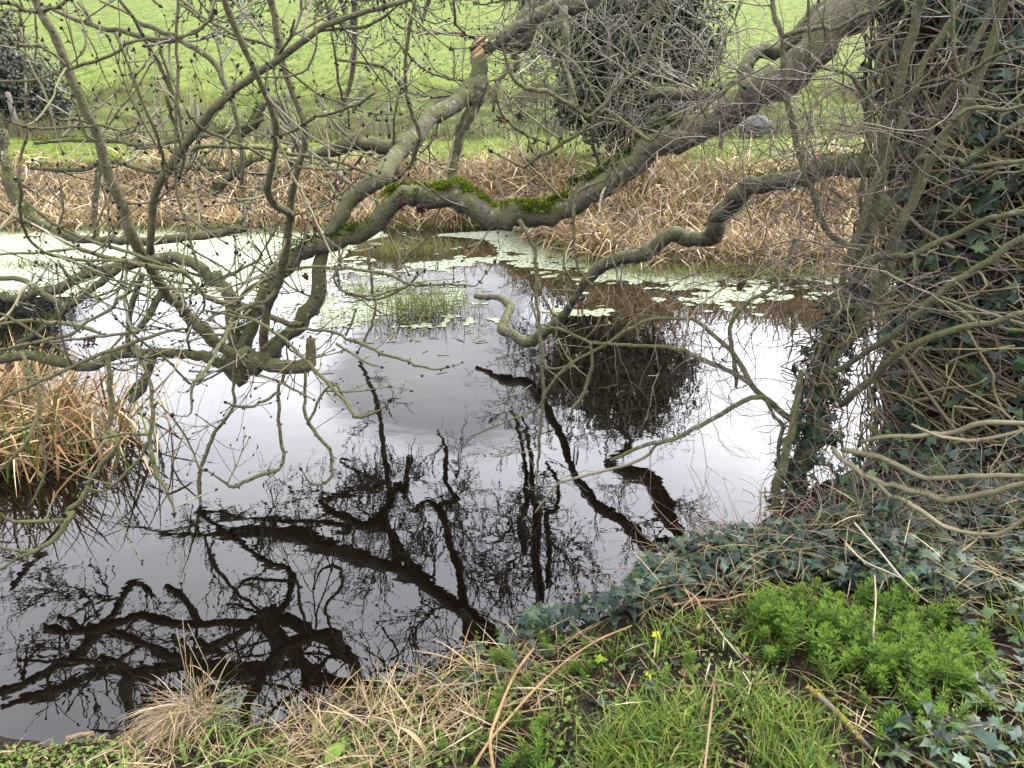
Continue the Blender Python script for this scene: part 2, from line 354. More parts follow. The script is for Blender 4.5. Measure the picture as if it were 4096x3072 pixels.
x = x + rng.normal(0, .014, len(x)); y = y + rng.normal(0, .014, len(x)); a = U(0, 6.28, len(x)); R_ = np.zeros((len(x), 3, 3)); R_[:, 0, 0] = np.cos(a); R_[:, 0, 1] = -np.sin(a); R_[:, 1, 0] = np.sin(a); R_[:, 1, 1] = np.cos(a); R_[:, 2, 2] = 1
mb = MB(); inst(mb, q, [[(0, 1, 2, 3), (0, 3, 4, 5)]], np.stack([x, y, .004 + U(0, .003, len(x))], 1), R_, U(.75, 1.3, len(x)), pick([(.15, .175, .10), (.17, .195, .12), (.13, .16, .08)], len(x), .08) * np.where(x < -2.7, 1.2, .72)[:, None])  # left part paler: the sky's grazing sheen is put into the colour
DUCK = mat('duckweed', .5, .5, .15, 14)
tag(mb.build('duckweed', DUCK), 'pale green duckweed film floating on the far side of the pond', 'duckweed', kind='stuff')

# ------------------------------------------------------------------ far reed bed
TAN = [(.31, .225, .125), (.25, .175, .09), (.37, .29, .19), (.13, .09, .05), (.42, .34, .24), (.29, .185, .08), (.23, .185, .125), (.16, .15, .06)]
n = 15000
x = np.concatenate([U(-17, 10, n), U(-1.4, 6.5, 6500)]); n = len(x)
l = np.interp(x, LX, LY); d = U(-.25, 1, n); d = np.where(d < 0, d * 1.2, d ** 1.0 * np.interp(x, [-3, 0, 2], [2.6, 2.3, 2.7]))
y = l + .35 * vn(x, l, 1.4) + d
keep = (vn(x, y, .5) > -1.3); x, y, d = x[keep], y[keep], d[keep]; n = len(x)
z = np.maximum(zfun(x, y), -.05)
mb = MB()
fall = U(0, 1, n) < .6
az = U(0, 6.283, n); az = np.where(U(0, 1, n) < .5, math.pi + rng.normal(0, .9, n), az)
ln = U(.45, 1.0, n) * np.where(U(0, 1, n) < .08, 1.35, 1); t0 = np.where(fall, U(.7, 1.35, n), U(.1, .7, n))
blades(mb, np.stack([x, y, z + np.where(fall, U(0, .35, n), 0)], 1), ln * 1.1, U(.014, .034, n), az, t0, t0 + U(.0, 1.0, n), pick(TAN, n, .25), 4, (U(-.2, 1.1, n), U(.3, .8, n), rng.normal(0, .5, n)), roll=1.2)
n2 = 2600; x = U(-17, 9, n2); l = np.interp(x, LX, LY); y = l + U(-.5, 2.8, n2); z = np.maximum(zfun(x, y), 0)
blades(mb, np.stack([x, y, z], 1), U(.2, .6, n2), U(.008, .016, n2), U(0, 6.28, n2), U(.1, .6, n2), U(.6, 1.7, n2), pick([(.09, .115, .02), (.06, .085, .02), (.12, .12, .03)], n2), 4, roll=1)
tag(mb.build('reed_bed', DRY), 'collapsed tan dead reeds along the far bank of the pond', 'reeds', kind='stuff')

# lawn, rushes and rough grass beyond
mb = MB(); n = 26000; y = U(14.5, 32.5, n); x = U(-1, 1, n) * (y * .78 + 1)
l = np.interp(x, LX, LY); k = (y > l + 2.6); x, y = x[k], y[k]; n = len(x); z = zfun(x, y)
roughz = (y > 24.8); gcol = np.where(roughz[:, None], pick([(.045, .055, .016), (.075, .080, .022), (.10, .095, .035), (.055, .07, .015)], n), pick([(.075, .105, .016), (.10, .13, .02), (.06, .085, .014), (.11, .115, .03)], n))
blades(mb, np.stack([x, y, z - .01], 1), np.where(roughz, U(.08, .26, n), U(.05, .15, n)), np.where(roughz, .022, .016), U(0, 6.28, n), U(0, .5, n), U(.5, 1.7, n), gcol, 3, roll=1)
tag(mb.build('meadow_grass', GRASS), 'green and rough grass tufts between reeds and hillside', 'grass', kind='stuff')
mb = MB(); n = 9000; y = 24.2 + np.abs(rng.normal(0, 1.3, n)); x = U(-22, 21, n); y = y - np.maximum(x - 3, 0) * .32
k = vn(x, y, 1.5) > -.5; x, y = x[k], y[k]; n = len(x)
blades(mb, np.stack([x, y, zfun(x, y) - .02], 1), U(.3, .75, n), U(.012, .02, n), U(0, 6.28, n), U(0, .25, n), U(.1, .8, n), pick([(.045, .052, .026), (.075, .068, .04), (.10, .082, .05), (.035, .045, .02), (.12, .08, .045)], n), 3, roll=1)
tag(mb.build('rushes', GRASS), 'grey brown rushes growing along the wire fence', 'rushes', kind='stuff')
mb = MB(); n = 30000; y = 33 + 45 * U(0, 1, n) ** 1.6; x = U(-1, 1, n) * y * .74; k = vn(x, y, .7) > .05; x, y = x[k], y[k]; n = len(x)
blades(mb, np.stack([x, y, zfun(x, y) - .02], 1), U(.05, .13, n), U(.03, .06, n), U(0, 6.28, n), U(.2, .7, n), U(.7, 1.5, n), pick([(.085, .125, .016), (.06, .09, .012), (.10, .12, .022), (.035, .055, .010), (.03, .045, .010)], n), 2, roll=1)
tag(mb.build('pasture_grass', GRASS), 'short bright grass on the sloping pasture', 'grass', kind='stuff')

# ------------------------------------------------------------------ fence, boulder, far bush
fence = empty('wire_fence', 'old wire fence with weathered wooden posts crossing below the hillside', 'fence')
pts = []
for (px, py, D, hh, lean) in ((-140, 137, 25.5, 1.25, .03), (19, 136, 25.0, 1.3, -.06), (200, 136, 25.0, 1.1, .02), (389, 136, 24.8, 1.15, 0), (560, 140, 22.9, 1.1, -.03), (720, 154, 19.0, 1.0, .02), (880, 158, 17.8, 1.1, 0), (1080, 160, 17.0, 1.1, .04)):
    p, _ = at(px, py, D); p[2] = float(zfun(p[0], p[1])); pts.append((p, hh, lean))
    m_ = MB(); r_ = .085 if px < 50 and px > 0 else .06
    tube(m_, [p + (0, 0, -.2), p + (lean * .3, 0, hh * .4), p + (lean, 0, hh)], [r_, r_, r_ * .95], 8, (.085, .075, .06), lump=.05)
    m_.build('post', WOOD, fence)
for fr in (.35, .62, .9):
    m_ = MB(); w_ = []
    for i in range(len(pts) - 1):
        a, b2 = pts[i][0] + (0, -.07, pts[i][1] * fr), pts[i + 1][0] + (0, -.07, pts[i + 1][1] * fr)
        for s_ in np.linspace(0, 1, 7)[:-1]: w_.append(a + (b2 - a) * s_ - np.array([0, 0, .12 * s_ * (1 - s_)]))
    tube(m_, w_, .006, 4, (.06, .06, .055)); m_.build('wire', METAL, fence)
p, _ = at(757, 122, 23); mb = MB(); v = []
for u in range(15):
    for q_ in range(26):
        ph, th = u / 14 * math.pi, q_ / 26 * 2 * math.pi
        d = np.array([math.sin(ph) * math.cos(th), math.sin(ph) * math.sin(th), math.cos(ph)])
        v.append(d * (.46, .36, .27) * (1 + .16 * vn(d[0] * 2 + 5, d[1] * 2 + d[2] * 3, .9) + .07 * vn(d[0] * 2 + 5, d[1] * 2 + d[2] * 3, .3)))
f_ = [(u * 26 + q_, (u + 1) * 26 + q_, (u + 1) * 26 + (q_ + 1) % 26, u * 26 + (q_ + 1) % 26) for u in range(14) for q_ in range(26)]
mb.add(np.array(v) + p + (0, 0, -.12), [f_], (.13, .13, .125))
BOUL = bark_mat('boulder_rock', (.065, .065, .066), (.014, .014, .015), (.04, .042, .035), (.17, .17, .175), .45, .3)
tag(mb.build('boulder', BOUL), 'mottled pale grey boulder in the rushes under the ash bough', 'boulder')

def leaf_mass(mb, cen, rad, n, size, cols, clump=.35, shell=.55):
    d = nrm(rng.normal(0, 1, (n, 3))); r = U(shell, 1, n) ** .8
    bump_ = 1 + clump * (vn(d[:, 0] * 2 + cen[0], d[:, 1] * 2 + d[:, 2] * 3 + cen[1], .45))
    p = np.asarray(cen) + d * np.asarray(rad) * (r * bump_)[:, None]
    tv = np.array([[0, -.5, 0], [.42, -.1, .06], [0, .6, -.05], [-.42, -.1, .06]])
    nor = nrm(d + .8 * rng.normal(0, 1, (n, 3)) + (0, 0, .3))
    inst(mb, tv, [[(0, 1, 2, 3)]], p, frames(nor), U(.6, 1.3, n) * size, pick(cols, n, .3))
DARK = [(.016, .022, .013), (.022, .028, .018), (.028, .036, .024), (.012, .018, .010)]
bush = empty('evergreen_bush', 'dark evergreen bush behind the fence at the field edge', 'bush')
mb = MB()
p0, _ = at(6, 96, 27.5)
for (dx, dz, r, n) in ((0, 1.5, 1.7, 5200), (-1.2, 2.4, 1.8, 5200), (1.0, .6, 1.1, 2600), (-2.4, 1.2, 1.9, 4000), (-.8, 3.8, 1.5, 4000), (2.0, .15, .7, 1200), (-3.5, 2.5, 2.2, 3500)):
    leaf_mass(mb, p0 + (dx - .5, 0, dz - .3), (r, r, r * .95), int(n * 2.2), .095, [(.028, .034, .022), (.042, .048, .034), (.058, .064, .050), (.018, .022, .014)], .45)
mb.build('foliage', FARL, bush)
mb = MB(); g0 = p0 + (-.6, 0, 0); g0[2] = zfun(g0[0], g0[1])
for k in range(4): tube(mb, [g0 + (k * .25 - .4, 0, -.2), g0 + (k * .45 - .8, .1, 1.2), g0 + (k * .8 - 1.4, 0, 3)], [.09, .07, .03], 6, (.05, .042, .03))
mb.build('stem', TWIG, bush)

# ------------------------------------------------------------------ branch tracing
SC = {'A': (0, 0, .6329), 'B': (1350, 0, .6329), 'C': (2696, 0, .6329), 'D': (0, 1000, .6329), 'E': (1350, 1000, .6329), 'F': (2696, 1000, .6329),
      'G': (0, 2022, .6329), 'H': (1350, 2022, .6329), 'I': (2696, 2022, .6329), 'J': (800, 650, .45208), 'K': (0, 700, .45208), 'L': (600, 0, .45208), 'M': (0, 0, .45208),
      'N': (2000, 0, .7092), 'O': (3000, 1500, .3617)}
def parse(s, refl=False):
    crop = None; px = []
    for tok in s.split():
        if tok.isalpha(): crop = SC[tok]; continue
        D = None
        if '@' in tok: tok, D = tok.split('@'); D = float(D)
        x, y, w_ = (float(a) for a in tok.split(','))
        px.append(((crop[0] + x * crop[2]) / 4, (crop[1] + y * crop[2]) / 4, w_ * crop[2] / 4, D))
    n = len(px); known = [(i, p[3]) for i, p in enumerate(px) if p[3] is not None]
    Ds = np.interp(np.arange(n), [k[0] for k in known], [k[1] for k in known])
    pts, rad = [], []
    for (x, y, w_, _), D in zip(px, Ds):
        if refl: d_ = ray(x, y); D = float(np.clip(5.3 / (-d_[2] / d_[1] - .13), 5.0, 14.0))
        q, tt = at(x, y, D, refl); pts.append(q); rad.append(max(w_ * tt / F / 2, .002))
    return smooth(np.array(pts), np.array(rad))
def smooth(P, R, step=None):
    n = len(P); seg = np.linalg.norm(np.diff(P, axis=0), axis=1); step = step or max(.035, float(np.mean(R)) * .8)
    Pe = np.concatenate([2 * P[:1] - P[1:2], P, 2 * P[-1:] - P[-2:-1]]); oP, oR = [], []
    for i in range(n - 1):
        m_ = max(1, int(math.ceil(seg[i] / step))); tt = np.arange(m_) / m_
        a, b_, c, d = Pe[i], Pe[i + 1], Pe[i + 2], Pe[i + 3]; t_ = tt[:, None]
        oP.append(.5 * (2 * b_ + (c - a) * t_ + (2 * a - 5 * b_ + 4 * c - d) * t_ ** 2 + (3 * b_ - a - 3 * c + d) * t_ ** 3)); oR.append(R[i] + (R[i + 1] - R[i]) * tt)
    oP.append(P[-1:]); oR.append(R[-1:])
    return np.concatenate(oP), np.concatenate(oR)
def rnd3(): return rng.normal(0, 1, 3)
def kink(P, R, a=.55):
    n = len(P); o = np.zeros((n, 3)); c = rnd3() * 0
    for i in range(1, n - 1):
        c = c * .72 + rnd3() * .8 * a * R[i] * (1.6 if i % 3 == 0 else .6); o[i] = c
    return P + o * np.minimum(np.arange(n), np.arange(n)[::-1])[:, None].clip(0, 3) / 3
BT = np.array([[0, 0, -.5], [.4, 0, -.1], [0, .4, -.1], [-.4, 0, -.1], [0, -.4, -.1], [0, 0, .6]])
BF = [[(0, 2, 1), (0, 3, 2), (0, 4, 3), (0, 1, 4), (5, 1, 2), (5, 2, 3), (5, 3, 4), (5, 4, 1)]]
class Buds:
    def __init__(s): s.p = []; s.d = []; s.s = []
    def put(s, p, d, sz): s.p.append(p); s.d.append(d); s.s.append(sz)
    def flush(s, mb):
        if s.p: inst(mb, BT, BF, np.array(s.p), frames(np.array(s.d)), np.array(s.s), pick([(.008, .007, .008), (.012, .010, .012), (.018, .012, .011)], len(s.p)))
TW = [(.070, .066, .026), (.085, .072, .036), (.055, .046, .030), (.11, .10, .055), (.058, .060, .016), (.13, .112, .072), (.040, .033, .022)]
OLD = [(.045, .048, .022), (.058, .056, .032), (.040, .046, .014), (.066, .068, .046)]
def twig(mb, bd, p, d, Ln, r, lvl, cols=TW, upt=.05, wob=.16, budsz=.0105, k=5):
    n = max(4, int(Ln / .045)); st = Ln / n; d = d / np.linalg.norm(d); P = [p]; R = [r]; node = 0
    col = pick(cols, 1)[0]; ax = nrm(np.cross(d, rnd3()))
    for i in range(n):
        d = d + wob * rnd3() * .55 + np.array([0, 0, upt * (.3 + 1.2 * i / n)]); d /= np.linalg.norm(d)
        p = p + d * st; P.append(p); rr = r * (1 - .45 * (i + 1) / n)
        isn = (i % 2 == 1); R.append(rr * (1.22 if isn else .95))
        if isn:
            ax = nrm(np.cross(d, ax + .2 * rnd3()))
            for sgn in (1, -1):
                sd = nrm(ax * sgn + d * .8)
                if lvl > 0 and U() < .38: twig(mb, bd, p, sd * .8 + d * .5, Ln * U(.3, .62), max(rr * .8, .0022), lvl - 1, cols, upt, wob, budsz, 4)
                elif U() < .5: bd.put(p + sd * (rr + budsz * .3), sd, budsz * U(.55, 1.0))
    R[-1] *= 1.35
    for sgn in (1, -1): bd.put(P[-1] + ax * sgn * r * .8, nrm(d + ax * sgn * .7), budsz * .9)
    bd.put(P[-1] + d * budsz * .5, d, budsz * 1.5)
    tube(mb, P, R, k, col)
def side_twigs(mb, bd, P, R, every, ln, r, lvl, cols=TW, upt=.05, skip=0., **kw):
    seg = np.linalg.norm(np.diff(P, axis=0), axis=1); s = np.concatenate([[0], np.cumsum(seg)]); x = skip * s[-1] + U(0, every)
    while x < s[-1]:
        i = min(int(np.searchsorted(s, x)), len(P) - 1); i = max(i, 1); T = nrm(P[i] - P[i - 1])
        sd = nrm(np.cross(T, rnd3())); d = sd + T * U(.0, .9) + np.array([0, 0, U(-.15, .45)])
        twig(mb, bd, P[i] + sd * R[i] * .7, d, U(*ln), min(U(*r), R[i] * .8), lvl, cols, upt, **kw); x += every * U(.4, 1.6)
def node_buds(bd, P, R, every=.07, sz=.010):
    seg = np.linalg.norm(np.diff(P, axis=0), axis=1); s = np.concatenate([[0], np.cumsum(seg)])
    for x in np.arange(every * .5, s[-1], every):
        i = max(1, min(int(np.searchsorted(s, x)), len(P) - 1)); T = nrm(P[i] - P[i - 1]); ax = nrm(np.cross(T, rnd3()))
        for sg in (1, -1):
            if U() < .7: bd.put(P[i] + ax * sg * (R[i] + sz * .25), nrm(ax * sg + T * .6), sz * U(.7, 1.1))
    T = nrm(P[-1] - P[-2]); bd.put(P[-1] + T * sz * .5, T, sz * 1.7)
def moss(mb, P, R, lo, hi, n, cols, size=.016, spread=1.25):
    i = ((lo + (hi - lo) * (.5 + .5 * np.sign(U(-1, 1, n)) * U(0, 1, n) ** .75)) * (len(P) - 1)).astype(int).clip(0, len(P) - 1); T = nrm(np.gradient(P, axis=0))[i]
    up = np.array([0, 0, 1.]); sd = nrm(np.cross(T, up)); u2 = np.cross(sd, T); a = rng.normal(0, .62, n).clip(-spread, spread)
    nor = sd * np.sin(a)[:, None] + u2 * np.cos(a)[:, None]
    keep = vn(i * .35, a * 1.2, .9) + .5 * vn(i * 1.1, a * 3, .9) > -.45 + .5 * np.abs(a)
    thick = (.012 + .02 * np.abs(vn(i * .3, a, .8))) * U(.2, 1, n)
    p = P[i] + T * rng.normal(0, .02, (n, 1)) + nor * (R[i] * .96 + thick)[:, None]
    tv = np.array([[-.35, 0, 0], [.35, 0, 0], [0, 0, 1.]])
    cm = pick(cols, n, .3) * (1 + .35 * vn(i * .5, a * 2, 1.0).clip(-1.6, 1.6))[:, None]
    inst(mb, tv, [[(0, 1, 2)]], p[keep], frames(nrm(nor + .7 * rng.normal(0, 1, (n, 3))))[keep], (U(.4, 1.3, n) * size)[keep], cm[keep])
MGREEN = [(.075, .12, .004), (.045, .08, .004), (.10, .13, .008), (.03, .05, .005)]
MDARK = [(.022, .036, .006), (.032, .050, .007), (.05, .062, .012)]

exec_trace = []
BOUGHS = """
main|C 1500,-330,260@3.85 1300,-110,250@3.85 1050,130,245@3.8 850,300,230@3.8 600,530,220@3.9 380,680,205@3.95 180,800,195@4.0 B 1980,960,185@4.05 1800,1090,175 1600,1230,165 1450,1320,160 1280,1345,160 1080,1350,165 950,1365,160 870,1320,155 770,1235,150 640,1255,135 480,1265,140 J 1800,330,200@4.3 1640,420,195 1480,600,185 1250,715,170 1000,760,155 830,820,145@4.25 690,950,145 590,1120,135 500,1330,125 420,1550,120@4.15 D 1470,660,120@4.14 1500,740,135 1560,800,110
upper|B 1500,-500,190@6.3 1320,-120,165@6.2 1250,40,150@6.1 1185,160,140 1150,270,120 1060,285,100 940,245,100 890,300,112@6.0 882,450,115 880,560,125 810,640,112@5.6 650,720,112 520,830,112@5.1 400,960,112 330,1070,112@4.6 250,1130,120@4.4 J 1480,220,130@4.38 1330,350,130 1230,520,135 1150,680,140@4.3 1090,800,130 1065,950,130 1030,1150,132 950,1330,140@4.2 880,1450,120 740,1560,100 D 1700,640,95@4.16 1590,760,100@4.14
broken|B 2100,-420,130@5.9 1800,-190,115@5.9 1620,-20,100@5.9 1480,75,105 1400,38,92 1250,110,92 1100,190,92 1000,260,98 930,305,85@5.8
hook|C 1150,-160,150@4.6 1000,-20,145@4.5 900,90,130 780,230,120 680,310,112 560,312,110 480,360,112 430,430,115 440,540,95@4.2
lower|C 1400,1020,150@3.9 1250,1050,135@4.0 1000,1080,118@4.4 850,1100,110 700,1140,112@5.0 560,1180,112 400,1240,112@5.4 330,1310,112 270,1400,108 210,1475,100@5.8 80,1500,85 0,1465,78 E 1980,0,90@5.9 1850,40,82 1720,90,76 1620,150,70@6.2 1545,210,58 1510,290,55@6.3 1470,370,55 1400,440,57 1330,500,60@6.7 1270,545,62 1190,580,60@6.95 1100,535,52 1035,505,52@7.2 1060,430,48 1092,370,48 1068,320,42 980,292,36 870,290,30@8.0
hanging|B 905,590,85@5.7 845,720,88 780,850,84 745,980,84@5.6 722,1080,62 690,1175,45@5.5
drooping|B 1425,50,70@5.8 1430,150,66 1432,250,66@5.7 1440,420,56 1480,560,46 1468,680,40@5.6
outer|B 390,960,112@4.95 300,915,112@4.9 200,890,104 110,895,100 20,925,100@4.8 L 1850,1252,130 1650,1325,130@4.8 1500,1360,110 1350,1370,60@4.8
spur|L 1080,880,110@4.9 1180,970,125 1270,1120,130 1310,1260,120@4.8 1290,1350,90
left|K 20,-400,90@4.7 40,-150,95@4.65 80,20,97@4.6 125,180,100 210,300,100 350,410,96 500,490,80@4.5 700,560,70 900,585,72 1100,600,78 1250,590,85@4.5 J 260,620,70 420,540,60@4.6
lowleft|K -200,1060,70@4.6 0,1055,76@4.5 150,1078,82 350,1055,88 550,1000,90 700,920,92@4.4 900,840,97 1100,790,102 1300,770,112 1500,725,114@4.3 1700,765,114 1840,860,114 1920,970,116@4.25 J 130,985,120 210,1140,130 290,1300,136 315,1480,140@4.18 340,1640,138 D 1505,690,128@4.15 1530,770,120
mossy|D -150,705,62@4.1 0,695,66@4.1 150,665,68 300,682,68 450,722,68 600,728,72 740,660,74@4.2 900,640,72 1100,650,74@4.2 1280,682,74 1400,732,74 1480,785,86 1545,825,120@4.14
stub|D 985,640,60@4.2 955,710,58 920,800,56 890,880,60 825,955,56@4.2
cross|K 170,1490,50@4.25 350,1370,56 560,1210,66 700,1110,72 850,970,76 1050,825,76@4.35
branch|K 0,915,52@4.3 150,922,56 270,965,60 360,1030,64 500,1130,70 600,1190,70@4.25
lean|K 1440,1010,72@4.3 1390,1120,76 1330,1240,72 1250,1340,62 1200,1400,54@4.2
post|K 1265,870,62@4.1 1205,1020,62 1160,1200,60 1140,1400,58 1135,1560,52@4.1
upright|K 900,-120,60@4.9 870,40,62@4.9 850,250,62 845,450,64 852,560,60@4.8
lichen|M 460,80,38@4.6 620,150,42 800,215,52 950,262,54 1130,292,56 1290,335,58@4.6 1430,355,60 1560,350,56 1660,400,62@4.55 1800,475,66 1905,585,62 1980,740,56 2040,870,54@4.5 2085,1050,52 2115,1200,52 2140,1400,50 L 810,1620,40@4.5
olive|M 690,20,34@4.7 780,130,42 800,215,46@4.65
olivetwo|M 1190,180,46@4.7 1350,255,56 1500,300,58 1600,360,60@4.6
dark|L 560,1720,60@5.0 700,1570,66 850,1450,66 1000,1400,50@5.0
darktwo|L 800,1200,66@5.0 900,1110,76 960,1010,82 1010,900,66@5.0
mossarm|C 330,585,84@5.4 200,605,86 60,600,80 B 2050,590,80 1985,605,60@5.4
shelf|M 250,1480,42@4.9 500,1500,46 750,1495,46 950,1420,56 L 0,1520,36 250,1480,40 500,1500,46 720,1500,46@4.9
shelftwo|M 300,1270,30@4.9 620,1240,40 950,1245,46 1250,1290,50 L 0,1290,46 300,1240,46 600,1180,46 850,1120,50 1010,1050,46@4.9
"""
